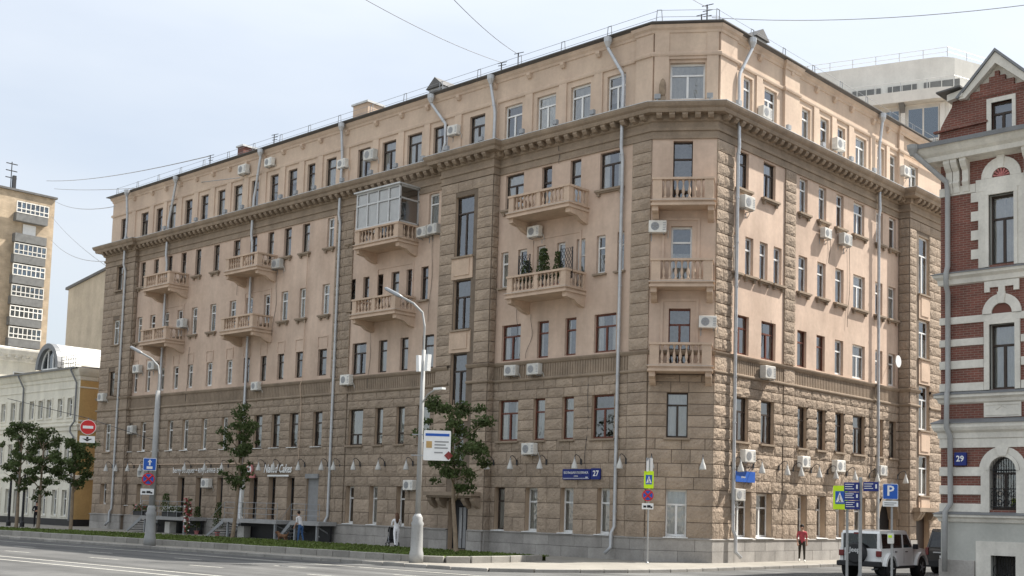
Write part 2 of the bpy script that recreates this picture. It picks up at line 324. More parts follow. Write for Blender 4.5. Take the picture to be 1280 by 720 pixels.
def mk_curtain(wd_, h, full, mt):
    mb = MB(); k = 16; xs = np.linspace(-wd_ / 2, wd_ / 2, k + 1)
    for i in range(k):
        if not full and .3 < (i + .5) / k < .7: continue
        y0, y1 = (.025 * math.sin(i * 1.9), .025 * math.sin((i + 1) * 1.9)) if mt == 'curtain' else (0, 0)
        mb.quad((xs[i], y0, 0), (xs[i + 1], y1, 0), (xs[i + 1], y1, h), (xs[i], y0, h))
    return mb.mesh('curtain', M[mt])
def mk_sill(wd_, kind):
    mb = MB()
    if kind == 'white': mb.prism([(-.16, -.05), (-.16, -.015), (.3, .03), (.3, -.05)], -wd_ / 2 - .06, wd_ / 2 + .06, 'x')
    elif kind == 'bracket':
        mb.box(-wd_ / 2 - .18, wd_ / 2 + .18, -.2, .05, -.1, 0); mb.box(-wd_ / 2 - .12, wd_ / 2 + .12, -.14, .05, -.17, -.1)
        for q in (-1, 1): mb.box(q * (wd_ / 2 - .02) - .07, q * (wd_ / 2 - .02) + .07, -.12, .02, -.3, -.17)
    else: mb.box(-wd_ / 2 - .1, wd_ / 2 + .1, -.16, .05, -.09, .0)
    return mb.mesh('sill', M['white'] if kind == 'white' else M['cornice'])
def window(fac, s0, s1, z0, z1, mt='white', depth=.22, nx=None, tr=.68, sill='stone', cur=None, parent=None):
    W = s1 - s0; h = z1 - z0; wd_ = round(math.ceil((W + .03) / .05) * .05, 2); hh = round(h, 2); sc = (s0 + s1) / 2
    if nx is None: nx = 2 if W > 1.02 else 1
    o = obj('window', cached(('f', wd_, hh, nx, tr, mt, depth), lambda: mk_frame(wd_, hh, nx, tr, mt, depth)), parent or BLD, fac.w(sc, 0, z0), fac.phi)
    zt = hh * tr if tr else hh; lights = [(-wd_ / 2 + wd_ * (i + .5) / nx, wd_ / nx - .08, .07, zt - .07) for i in range(nx)]
    if tr: lights.append((0, wd_ - .1, zt + .02, hh - zt - .06))
    for lx, a, b, c in lights:
        a = round(a, 2); c = round(c, 2); p = obj('pane', cached(('p', a, c), lambda: mk_pane(a, c)), o, (lx, depth + .035, b))
        p.rotation_euler = (random.gauss(0, .006), 0, random.gauss(0, .01))
    if sill: obj('sill', cached(('s', wd_, sill), lambda: mk_sill(wd_, sill)), o)
    cur = cur or random.choices(['none', 'full', 'sides', 'blind', 'half'], [.16, .36, .28, .13, .07])[0]
    if cur != 'none':
        ch = hh if cur in ('full', 'sides') else hh * random.choice([.45, .6, .75]) if cur == 'blind' else hh * .55
        ch = round(ch, 1); k = 'blind' if cur == 'blind' else 'curtain'
        obj('curtain', cached(('c', wd_, ch, cur != 'sides', k), lambda: mk_curtain(wd_, ch, cur != 'sides', k)), o, (0, depth + .1, hh - ch if cur == 'blind' else 0))
    return o
HOLES = {}                                                        # (facade, floor) -> rectangles
def row(fac, key, fl, pairs, mt='white', z=None, **kw):
    z0, z1 = z or Z[fl]; zm = (z0 + z1) / 2; L = HOLES.setdefault((key, fl), [])
    for q in pairs:
        u0, u1 = q[:2]; c = q[2] if len(q) > 2 else mt
        s0, s1 = fac.s_(u0, zm), fac.s_(u1, zm)
        L.append((s0, s1, z0, z1)); window(fac, s0, s1, z0, z1, c, depth=.28 if fl in 'g' else .15, **kw)
BR, RB, WH = 'brown', 'redbrown', 'white'
A_ = lambda s: [tuple(float(x) for x in p.split('-')) for p in s.split()]
# long facade, wing west of the plain stone strip
row(FL_, 'l', 'a', A_('176-185 195-203 211-219.5 231-240 251-260 272-281 292-302.5 314-323 337.5-347.5 360-371 384-393.5 407.5-420'), BR, tr=.66, sill=None)
row(FL_, 'l', 'f4', A_('175.5-181.5 192-198 209-215 226-232.5 244-251 267-274 291.5-299.5 312.5-321 334.5-342 355-364 378-387'), BR, sill='bracket', nx=1)
row(FL_, 'l', 'f4', A_('409-417.5'), WH, sill='bracket', nx=1)
row(FL_, 'l', 'f3', A_('171-177 187-193.5 204-210.5 221-227.5 239-246 262-269.5 286.5-294.5 307-315.5 329.5-337.5 351-359.5 374-382.5 402.5-411.5'), WH, sill='bracket', nx=1)
row(FL_, 'l', 'f2', A_('166-171.5 182-187.5 199-205 216-222.5 234-240.5 257.5-265 282.5-290'), WH, (9.8, 11.4), sill=None, nx=1)
row(FL_, 'l', 'f2', A_('304-311.5 325-332.5 346.5-354.5 369-378 397-408'), BR, (9.8, 11.4), sill=None, nx=1)
row(FL_, 'l', 'f1', A_('160-166 175.5-182 192.5-199 209.5-216 228-235 252-258.5 277-284'), WH, sill='white', nx=1)
row(FL_, 'l', 'f1', A_('296-306 317.5-327.5 339.5-349.5 362-372.5 391.5-402.5'), BR, sill='white', nx=1, cur='blind')
row(FL_, 'l', 'g', A_('154-160.5 171-177.5 188-194.5'), WH, (1.75, 3.35), sill='white', nx=1)
DOOR = 'greyframe'
row(FL_, 'l', 'g', A_('222-230 244.5-252 271-278 312-321.5 335.5-344 359-367.5'), 'dark', (1.15, 3.72), sill=None, nx=1, tr=.75, cur='none')
HOLES[('l', 'g')].append((float(Xat(383, 2.4)), float(Xat(397.5, 2.4)), 1.05, 3.9)); HOLES[('l', 'g')].append((float(Xat(296, 2.4)), float(Xat(305, 2.4)), 1.15, 3.72))
# wing between the strip and the stair bay
row(FL_, 'm', 'a', A_('447-462.5 477.5-494.5 509-527 541.5-559.5'), BR, sill=None)
row(FL_, 'm', 'a', A_('587-606'), BR, sill=None)
row(FL_, 'm', 'f4', A_('437-442'), BR, sill='bracket'); row(FL_, 'm', 'f4', A_('452-463 472-483 496-507'), BR, z=(16.8, 19.33), sill=None); row(FL_, 'm', 'f4', A_('536-548.5'), WH, sill='stone', nx=1)
row(FL_, 'm', 'f3', A_('437-444 453.5-461 470.5-478.5 488.5-498.5 507.5-515.5 526-535'), BR, sill='stone', nx=1)
row(FL_, 'm', 'f2', A_('440-457.5 473-483.5 500-510 527.5-542'), BR, sill=None)
row(FL_, 'm', 'f1', A_('436-453.5 469-478.5 495.5-505.5 522-537'), BR, sill='stone', tr=.3, cur='full')
row(FL_, 'm', 'g', A_('432-442 461.5-471.5 495.5-506'), WH, sill='white', nx=1)
# wing between stair bay and corner
row(FL_, 'r', 'a', A_('631-652.5 671-694.5 713.5-738 759-782'), WH, sill=None)
row(FL_, 'r', 'f4', A_('632-654.5'), BR, sill='bracket'); row(FL_, 'r', 'f4', A_('677-689.5 712.5-726'), BR, z=(16.8, 19.33), sill=None); row(FL_, 'r', 'f4', A_('750-777.5'), BR, sill='bracket')
row(FL_, 'r', 'f3', A_('626-635 745.5-756.5 771.5-780'), WH, sill='stone', nx=1)
row(FL_, 'r', 'f3', A_('647-658 670.5-681 695.5-706 720-731'), WH, z=(12.8, 15.32), sill=None, nx=1)
row(FL_, 'r', 'f2', A_('627-650.5 671.5-685.5 706-720 742.5-770'), RB, sill=None, cur='sides')
row(FL_, 'r', 'f1', A_('623.5-647.5 667-681 703-717 740-767.5'), RB, sill='stone')
row(FL_, 'r', 'g', A_('656.5-671.5 700.5-716.5 746.5-762'), WH, sill='white', nx=1, cur='full'); row(FL_, 'r', 'g', A_('618-630.5'), BR, sill='white', nx=1)
# left end bay, stair bay
for fl, pr_, c in (('a', '151-159', BR), ('f4', '146-153.5', BR), ('f3', '141-149', WH), ('f2', '135.5-143', BR), ('f1', '130.5-138', WH), ('g', '125.5-133', WH)):
    row(FL_ if fl == 'a' else FE, 'l' if fl == 'a' else 'e', fl, A_(pr_), c, z=(1.75, 3.35) if fl == 'g' else None, sill='stone' if fl[0] == 'f' else None, nx=1)
SW = [('f4', (15.35, 18.6), '569.5-592'), ('f3', (11.45, 14.1), '567-587.5'), ('f2', (7.5, 10.2), '563.5-582.5')]
for fl, z, pr_ in SW: row(FS, 's', fl, A_(pr_), BR, z=z, nx=2, tr=.66 if fl != 'f4' else .72, sill='stone', cur='none')
row(FS, 's', 'f1', A_('561-579'), BR, z=(4.3, 6.6), nx=2, sill='stone', cur='none')
HOLES[('s', 'g')] = [(-15.0, -13.55, .05, 2.6)]
# side-street facade
row(FR, 'R', 'a', A_('929.5-940.5 955.5-971 1002.5-1013 1025.5-1036 1047-1056.5 1069.5-1083 1096.5-1105 1112.5-1121'), WH, sill=None)
row(FR, 'R', 'f4', A_('922-936 954.5-969.5'), BR, sill='bracket'); row(FR, 'R', 'f4', A_('999.5-1009.5 1023.5-1033 1045.5-1054.5 1067-1080.5 1095.5-1103.5 1111.5-1120'), WH, sill='bracket')
row(FR, 'R', 'f3', A_('916-923 931.5-941.5 949.5-959.5 967-977 998-1009 1021.5-1032 1044-1054.5 1066.5-1081 1094-1103 1110.5-1119.5'), WH, sill='bracket')
row(FR, 'R', 'f2', A_('917-936 951.5-969.5 996.5-1008 1020.5-1031'), RB, sill=None); row(FR, 'R', 'f2', A_('1043.5-1054 1065.5-1081 1094-1103 1110.5-1119'), WH, sill=None)
row(FR, 'R', 'f1', A_('915.5-934.5 950.5-966.5 996.5-1007.5 1020.5-1031'), BR, sill='stone', cur='full'); row(FR, 'R', 'f1', A_('1043.5-1054 1065.5-1080 1095-1103 1111-1119.5'), BR, sill='stone')
row(FR, 'R', 'g', A_('918.5-937.5 944.5-964 995.5-1007 1019.5-1031 1044-1054.5 1066.5-1080'), WH, sill='white', z=(1.12, 3.2))
HOLES[('R', 'g')].append((17.55, 19.85, .92, 3.3))
for fl, z in (('f4', (15.2, 18.6)), ('f3', (11.45, 13.7)), ('f2', (7.3, 9.9)), ('f1', (3.55, 5.85))): row(FP, 'P', fl, A_('1148.5-1161'), WH, z=z, nx=2, sill='stone', cur='half')
HOLES[('P', 'g')] = [(20.9, 22.6, .05, 2.55)]
row(FR, 'P', 'a', A_('1136-1147.5'), WH, sill=None)
# corner bay
CB = dict(a=(.73, 2.35, WH), f4=(.95, 1.85, BR), f3=(.92, 1.88, WH), f2=(.88, 1.87, RB), f1=(.87, 1.82, BR), g=(.9, 1.84, WH))
for fl, (a, b, c) in CB.items():
    z0, z1 = Z[fl]; z0 = {'f4': 16.4, 'f3': 12.7, 'f2': 8.9}.get(fl, z0); HOLES[('C', fl)] = [(a, b, z0, z1)]
    window(FC, a, b, z0, z1, c, .3 if fl == 'g' else .22, 2 if fl in ('a', 'f1', 'f2', 'g') else 1, .72 if fl[0] == 'f' else .68, 'white' if fl == 'g' else 'stone' if fl == 'f1' else None, 'full' if fl in ('a', 'f1', 'g') else 'half' if fl == 'f3' else 'none')
# --- walls
def walls(fac, key, s0, s1, name, floors='g f1 f2 f3 f4 a', pl=True, stoneall=False):
    lo, up, at = MB(), MB(), MB()
    for fl in floors.split():
        z0, z1 = BAND[fl]; hs = HOLES.get((key, fl), [])
        # holes that reach over a band edge: shift the band edges locally by treating each band as given
        mb = lo if (fl in ('g', 'f1') or stoneall) and fl != 'a' else at if fl == 'a' else up
        wallband(mb, s0, s1, z0, z1, hs, .3 if fl == 'g' else .22, 0)
    if lo.f: fac.build(lo, 'stone_wall', [M['stonebase'], M['reveal']])
    if up.f: fac.build(up, 'plaster_wall', [M['plaster'], M['plaster']])
    if at.f: fac.build(at, 'attic_wall', [M['attic'], M['attic']])
X1, X2 = float(Xat(415, 13, -.1)), float(Xat(437, 13, -.1))
walls(FL_, 'l', XE - .1, X1 + .3, 'west', 'g f1 f2 f3 f4'); walls(FL_, 'l', XL, X1 + .3, 'west', 'a'); walls(FL_, 'm', X1 + .3, ST0 + .1, 'mid', 'g f1 f2 f3 f4'); walls(FL_, 'm', X1 + .3, -12.4, 'mid', 'a'); walls(FL_, 'r', ST1 - .1, -2.45, 'east', 'g f1 f2 f3 f4'); walls(FL_, 'r', -12.4, -2.45, 'east', 'a')
walls(FR, 'R', 1.65, YP + .1, 'side', 'g f1 f2 f3 f4'); walls(FR, 'R', 1.65, YP, 'side', 'a')
HOLES[('C', 'f2')] = [(.88, 1.87, 8.9, 11.5)]; walls(FC, 'C', 0, CHW, 'corner')
def baywall(fac, hs, s0, s1, z0, z1, side, sides=(True, True)):
    # one-storey-free bay wall with its holes anywhere up its height
    hs = sorted(hs, key=lambda h: h[2]); mb = MB(); c = z0
    for a, b, za, zb in hs:
        if za > c + .01: mb.quad((s0, 0, c), (s1, 0, c), (s1, 0, za), (s0, 0, za))
        wallband(mb, s0, s1, za, zb, [(a, b, za, zb)], .22, 0); c = zb
    mb.quad((s0, 0, c), (s1, 0, c), (s1, 0, z1), (s0, 0, z1))
    if sides[0]: mb.quad((s0, side, z0), (s0, 0, z0), (s0, 0, z1), (s0, side, z1))
    if sides[1]: mb.quad((s1, 0, z0), (s1, side, z0), (s1, side, z1), (s1, 0, z1))
    fac.build(mb, 'bay_wall', [M['stonebase'], M['reveal']])
allh = lambda k: [h for f in ('g', 'f1', 'f2', 'f3', 'f4') for h in HOLES.get((k, f), [])]
baywall(FS, allh('s'), ST0, ST1, -.1, 20.5, .6); baywall(FE, allh('e'), XL, XE, -.1, 20.5, .5); baywall(FP, allh('P'), YP, YEND, -.1, 20.5, .8)
wb = MB(); wallband(wb, YP, YEND, 20.6, 24.7, HOLES.get(('P', 'a'), []), .22, 0); FR.build(wb, 'attic_wall', [M['attic'], M['attic']])
# dark rooms behind the glass, rear walls, roof
rm = MB(); rm.quad((XL + .5, 1.3, 0), (-2.6, 1.3, 0), (-2.6, 1.3, 24.5), (XL + .5, 1.3, 24.5)); rm.quad((-1.3, 2, 0), (-1.3, YEND - .5, 0), (-1.3, YEND - .5, 24.5), (-1.3, 2, 24.5)); rm.quad((-2.6, 1.3, 0), (-1.3, 2, 0), (-1.3, 2, 24.5), (-2.6, 1.3, 24.5))
for z in (4.2, 8.4, 12.3, 16.1, 20.2): rm.add([(XL, .3, z), (-2.3, .3, z), (-.3, 1.75, z), (-.3, YEND, z), (-1.4, YEND, z), (-1.4, 2, z), (-2.6, 1.4, z), (XL, 1.4, z)], [tuple(range(8))])
rm.build('interior', M['room'], BLD)
rw = MB(); 
for a, b in zip([(XL, 0), (XL, 14), (-14, 14), (-14, YEND), (0, YEND)], [(XL, 14), (-14, 14), (-14, YEND), (0, YEND), (.68, YEND)]): rw.quad((*a, -.1), (*b, -.1), (*b, 24.8), (*a, 24.8))
rw.build('rear_wall', M['plaster'], BLD)
EAVE = [(XL, 14), (XL, 0), (-2.45, 0), (0, 1.65), (0, YEND)]
rf_ = MB(); rf_.sweep([(.12, 24.78), (.42, 24.86), (.42, 24.91), (-2.2, 25.5)], EAVE)
rf_.add([(XL + 2, 12, 25.5), (XL + 2, 2.2, 25.5), (-3, 2.2, 25.5), (-2.2, 3, 25.5), (-2.2, YEND, 25.5), (-14, YEND, 25.5), (-14, 14, 25.5), (XL, 14, 25.5)], [tuple(range(8))])
roof = rf_.build('roof', M['roofmetal'], BLD)
# --- mouldings swept round the facade
CPATH = [(XL, 13), (XL, -.3), (XE, -.3), (XE, 0), (ST0, 0), (ST0, -.46), (ST1, -.46), (ST1, 0), (-2.45, 0), (0, 1.65), (0, YP), (.68, YP), (.68, YEND)]
co = MB(); co.sweep([(-.02, 19.42), (.07, 19.42), (.07, 19.52), (.03, 19.55), (.03, 19.78), (.10, 19.80), (.12, 19.93), (.05, 19.95), (.05, 20.2), (.14, 20.24), (.18, 20.32), (.18, 20.52), (.58, 20.52), (.62, 20.62), (.62, 20.68), (.72, 20.76), (.78, 20.88), (.78, 20.95)], CPATH)
cornice = co.build('cornice', M['cornice'], BLD)
fo = MB(); fo.sweep([(.78, 20.95), (.80, 20.95), (.80, 20.98), (-.02, 21.2)], CPATH); fo.build('cornice_flashing', M['flash'], BLD)
den = MB().prism([(-.0, 20.52), (-.36, 20.52), (-.36, 20.42), (-.24, 20.3), (0, 20.28)], -.13, .13, 'x').mesh('cornice_bracket', M['cornice'])
for a, b in zip(CPATH[1:-1], CPATH[2:]):
    a = np.array(a); b = np.array(b); d = b - a; ln = np.linalg.norm(d); k = max(1, int(ln / .56)); ang = math.atan2(d[1], d[0]); nn = np.array([d[1], -d[0]]) / ln
    for i in range(k): p = a + d * ((i + .5) / k) + nn * .18; obj('cornice_bracket', den, cornice, (p[0], p[1], 0), ang)
ev = MB(); APATH = [(XL, 13), (XL, 0), (-3.45, 0), (-3.45, -.14), (-2.5, -.14), (.14, 1.63), (.14, 3.0), (0, 3.0), (0, 7.3), (.14, 7.3), (.14, 8.7), (0, 8.7), (0, YP - .2), (.14, YP - .2), (.14, YEND)]
ev.sweep([(0, 24.42), (.05, 24.45), (.07, 24.56), (.16, 24.66), (.2, 24.8), (.13, 24.83)], APATH); ev.sweep([(0, 23.32), (.07, 23.34), (.09, 23.42), (.09, 23.5), (0, 23.56)], APATH)
attic_mould = ev.build('attic_moulding', M['attic'], BLD)
ap = MB().box(-.27, .27, -.075, .03, 21.0, 23.33).mesh('attic_pilaster', M['attic']); eb = MB().prism([(-.2, 24.42), (-.2, 24.3), (-.1, 24.16), (0, 24.16), (0, 24.42)], -.12, .12, 'x').mesh('eave_bracket', M['attic'])
def pilasters(fac, holes):
    hs = sorted(holes)
    for p, q in zip(hs[:-1], hs[1:]):
        gap = q[0] - p[1]
        if gap < .5: continue
        c = (p[1] + q[0]) / 2; o = obj('attic_pilaster', ap, BLD, fac.w(c, 0, 0), fac.phi); o.scale.x = min(1, gap * .5 / .54); obj('eave_bracket', eb, BLD, fac.w(c, 0, 0), fac.phi)
pilasters(FL_, HOLES[('l', 'a')] + HOLES[('m', 'a')] + HOLES[('r', 'a')]); pilasters(FR, HOLES[('R', 'a')])
cb = MB(); cb.box(-3.45, -2.45, -.14, .05, 20.9, 24.5); cb.build('attic_corner_block', M['attic'], BLD)
for q0, q1 in ((1.65, 3.0), (7.3, 8.7), (YP - .2, YP + .35)): MB().box(-.05, .14, q0, q1, 20.9, 24.5).build('attic_corner_block', M['attic'], BLD)
cb = MB(); cb.box(0, .68, -.14, .05, 20.9, 24.5); cb.box(2.42, CHW + .01, -.13, .05, 20.9, 24.5); cb.box(.68, 2.42, -.1, .05, 23.2, 24.5); FC.build(cb, 'attic_corner_block', M['attic'])
# fluted belt under the second-floor windows
BPATH = [(XL, 13), (XL, -.3), (XE, -.3), (XE, 0), (ST0, 0), (ST0, -.46), (-15.35, -.46)]; BPATH2 = [(-13.95, -.46), (ST1, -.46), (ST1, 0), (-2.45, 0), (0, 1.65), (0, YP), (.68, YP), (.68, 21.25)]; BPATH3 = [(.68, 22.55), (.68, YEND)]
bl = MB()
for P_ in (BPATH, BPATH2, BPATH3): bl.sweep([(-.02, 8.55), (.1, 8.57), (.13, 8.62), (.13, 8.68), (.04, 8.72)], P_); bl.sweep([(.04, 9.36), (.1, 9.4), (.16, 9.5), (.17, 9.56), (-.02, 9.6)], P_)
belt = bl.build('belt_moulding', M['cornice'], BLD)
def flutes(fac, s0, s1):
    mb = MB(); k = int((s1 - s0) / .16); xs = np.linspace(s0, s1, k + 1)
    for a, b in zip(xs[:-1], xs[1:]):
        c = b - a; pts = [(a, -.05), (a + c * .55, -.05), (a + c * .62, -.012), (b - c * .07, -.012), (b, -.05)]
        for p, q in zip(pts[:-1], pts[1:]): mb.quad((p[0], p[1], 8.7), (q[0], q[1], 8.7), (q[0], q[1], 9.42), (p[0], p[1], 9.42))
    o = fac.build(mb, 'fluted_frieze', M['cornice']); o['kind'] = 'stuff'
flutes(FL_, XE, X1); flutes(FL_, X2, ST0); flutes(FL_, ST1, -3.6); flutes(FR, 3.05, 7.55); flutes(FR, 8.62, YP)
# --- rough stone blocks, each its own piece
ROWS = [1.05, 1.78, 2.52, 3.25, 3.8, 4.42, 5.05, 5.55, 6.08, 6.6, 7.12, 7.65, 8.12, 8.58]; UP = list(np.linspace(9.62, 19.4, 19))
BV = []
for k in range(12):
    nx_, nz_ = 6, 4; vs = []; fs = []
    for j in range(nz_ + 1):
        for i in range(nx_ + 1):
            e = i in (0, nx_) or j in (0, nz_); y = -.03 if e else -.045 - random.random() * .03
            jx = 0 if e else random.uniform(-.05, .05); vs.append((-.5 + i / nx_ + jx, y, -.5 + j / nz_ + (0 if e else random.uniform(-.06, .06))))
    W_ = nx_ + 1
    for j in range(nz_): fs += [(j * W_ + i, j * W_ + i + 1, j * W_ + W_ + i + 1, j * W_ + W_ + i) for i in range(nx_)]
    b = len(vs); vs += [(-.5, .03, -.5), (.5, .03, -.5), (.5, .03, .5), (-.5, .03, .5)]
    bot = list(range(W_)); top = [nz_ * W_ + i for i in range(W_)]; lft = [j * W_ for j in range(nz_ + 1)]; rgt = [j * W_ + nx_ for j in range(nz_ + 1)]
    fs += [tuple([b, b + 1] + bot[::-1]), tuple([b + 3] + top + [b + 2]), tuple([b + 3, b] + lft), tuple([b + 1, b + 2] + rgt[::-1])]
    BV.append((vs, fs))
BLK = []
def rustic(fac, s0, s1, rows, holes, y0=0, target=1.0):
    for r, (za, zb) in enumerate(zip(rows[:-1], rows[1:])):
        ed = sorted((h[0], h[1]) for h in holes if min(zb, h[3]) - max(za, h[2]) > .12); iv = []; c = s0
        for a, b in ed:
            if a - c > .12: iv.append((c, a))
            c = max(c, b)
        if s1 - c > .12: iv.append((c, s1))
        for a, b in iv:
            L = b - a
            if L < 1.75: n_ = 1 if L < 1.3 or (r % 2 and L < 1.6) else 2; cuts = [0, 1] if n_ == 1 else [0, (.42, .58)[r % 2], 1]
            else:
                n_ = max(2, round(L / target)); cuts = [0] + [(i + (.0 if r % 2 else .5) + random.uniform(-.16, .16)) / n_ for i in range(1 if r % 2 else 0, n_)] + [1]
                cuts = [q for i, q in enumerate(cuts) if i in (0, len(cuts) - 1) or .25 / n_ < q < 1 - .25 / n_]
            for p, q in zip(cuts[:-1], cuts[1:]): BLK.append((fac, a + L * (p + q) / 2, (za + zb) / 2, L * (q - p) - random.uniform(.022, .034), zb - za - random.uniform(.026, .04), y0))
LG = HOLES[('l', 'g')] + HOLES[('l', 'f1')]; MG = HOLES[('m', 'g')] + HOLES[('m', 'f1')]; RG = HOLES[('r', 'g')] + HOLES[('r', 'f1')]
rustic(FL_, XE, X1 - .05, ROWS, LG); rustic(FL_, X2 + .05, ST0, ROWS, MG); rustic(FL_, ST1, -3.62, ROWS, RG)
for a, b in ((X1, X2), (-3.6, -2.47)): rustic(FL_, a, b, ROWS + [9.5], [], .04, 9); rustic(FL_, a, b, UP, [], .04, 9)
rustic(FC, -.005, CHW + .025, ROWS[:-1] + [8.45], HOLES[('C', 'g')] + HOLES[('C', 'f1')], 0, 1.0)
for a, b in ((1.625, 3.03), (7.58, 8.6)): rustic(FR, a, b, ROWS + [9.5], HOLES[('R', 'g')] if a > 5 else [h for h in HOLES[('R', 'g')] if 0], .04, 9); rustic(FR, a, b, UP, [], .04, 9)
RGH = HOLES[('R', 'g')] + HOLES[('R', 'f1')]
rustic(FR, 3.06, 7.55, ROWS, RGH); rustic(FR, 8.63, YP, ROWS, RGH)
for fac, k, a, b in ((FS, 's', ST0, ST1), (FE, 'e', XL, XE), (FP, 'P', YP, 25.6)):
    H_ = allh(k); q0 = a; q1 = b; hx = [(h[0], h[1]) for h in H_]
    pan = [(min(x[0] for x in hx), max(x[1] for x in hx), 2.5, 18.7)] + HOLES[(k, 'g')] if k in 'sP' else H_
    rustic(fac, a, b, ROWS + [9.5], pan if k != 'e' else H_, 0, 1.3); rustic(fac, a, b, UP, pan if k != 'e' else H_, 0, 1.3)
rustic(Fac(ST1, -.46, math.pi / 2), 0.02, .44, ROWS + [9.5] + UP, [], 0, 9); rustic(Fac(0, YP, 0), .02, .66, ROWS + [9.5] + UP, [], 0, 9); rustic(Fac(XE, -.3, math.pi / 2), 0.02, .28, ROWS + UP, [], 0, 9)
BLK = [b for b in BLK if b[4] > .06]
def area(b):
    f_, s, z, w_, h, y = b; q = [pj(f_.w(s + a * w_ / 2, y, z + c * h / 2)) for a, c in ((-1, -1), (1, -1), (1, 1), (-1, 1))]
    return .5 * abs((q[2][0] - q[0][0]) * (q[3][1] - q[1][1]) - (q[3][0] - q[1][0]) * (q[2][1] - q[0][1]))
BLK.sort(key=area, reverse=True)
bme = []
for vs, fs in BV: mb = MB(); mb.add(vs, fs); bme.append(mb.mesh('stone_block', M['stone']))
rest = MB()
for i, (f_, s, z, w_, h, y) in enumerate(BLK):
    if i < 300: obj('stone_block', bme[i % 12], BLD, f_.w(s, y, z), f_.phi, (w_, 1, h))
    else:
        vs, fs = BV[random.randrange(12)]; rest.add([f_.w(s + v[0] * w_, y - v[1], z + v[2] * h) for v in vs], fs)
o = rest.build('stone_blocks', M['stone'], BLD); o['kind'] = 'stuff'
# plaster panels between the bay windows
for fac, zs, a, b in ((FS, ((14.15, 15.3), (10.25, 11.4), (6.65, 7.45)), -15.25, -13.9), (FP, ((13.75, 15.15), (9.95, 11.4), (5.9, 7.25), (2.65, 3.5)), 21.3, 22.5)):
    for z0, z1 in zs:
        mb = MB(); mb.box(a - .12, b + .12, -.06, .02, z0, z1); mb.box(a + .1, b - .1, -.1, -.05, z0 + .18, z1 - .12); mb.box(a + .28, b - .28, -.07, -.03, z0 + .32, z1 - .28); fac.build(mb, 'bay_panel', M['balcony'])
# raised plaster frames over the small second-floor windows
for h in HOLES[('l', 'f2')]:
    a, b = h[0] - .06, h[1] + .06; mb = MB(); mb.box(a, a + .06, -.035, .02, 11.5, 12.2); mb.box(b - .06, b, -.035, .02, 11.5, 12.2); mb.box(a + .06, b - .06, -.035, .02, 12.13, 12.2); FL_.build(mb, 'window_panel', M['plaster'])
# plinth of granite slabs
psl = MB().bev(-.5, .5, -.1, .05, 0, 1, .012).mesh('plinth_slab', M['granite'])
def plinth(fac, s0, s1, holes=(), y0=0):
    for r, (za, zb) in enumerate(((-.12, .5), (.5, 1.02))):
        k = max(1, round((s1 - s0) / 1.7)); cs = [s0 + (s1 - s0) * (i + (.5 if r else 0) * (0 < i < k)) / k for i in range(k + 1)]
        for a, b in zip(cs[:-1], cs[1:]):
            if any(min(b, h[1]) - max(a, h[0]) > .02 for h in holes):
                for h in holes:
                    if a < h[0] - .1: obj('plinth_slab', psl, BLD, fac.w((a + h[0]) / 2, y0, za), fac.phi, (h[0] - a - .012, 1, zb - za - .01))
                    if b > h[1] + .1: obj('plinth_slab', psl, BLD, fac.w((b + h[1]) / 2, y0, za), fac.phi, (b - h[1] - .012, 1, zb - za - .01))
            else: obj('plinth_slab', psl, BLD, fac.w((a + b) / 2, y0, za), fac.phi, (b - a - .012, 1, zb - za - .01))
plinth(FL_, XE, ST0); plinth(FL_, ST1, -2.42); plinth(FC, -.025, CHW + .05); plinth(FR, 1.6, 17.5); plinth(FE, XL - .05, XE); plinth(FS, ST0, ST1, [(-15.0, -13.55)]); plinth(FP, YP, YEND, [(20.9, 22.6)]); plinth(Fac(ST1, -.46, math.pi / 2), 0, .4); plinth(Fac(0, YP, 0), .1, .6)
pc = MB(); 
for P_ in ([(XL, 13), (XL, -.3), (XE, -.3), (XE, 0), (ST0, 0), (ST0, -.46), (-15.05, -.46)], [(-13.5, -.46), (ST1, -.46), (ST1, 0), (-2.45, 0), (0, 1.65), (0, 17.5)]): pc.sweep([(-.02, 1.0), (.13, 1.0), (.14, 1.04), (0, 1.1)], P_)
pc.build('plinth_cap', M['granite'], BLD)

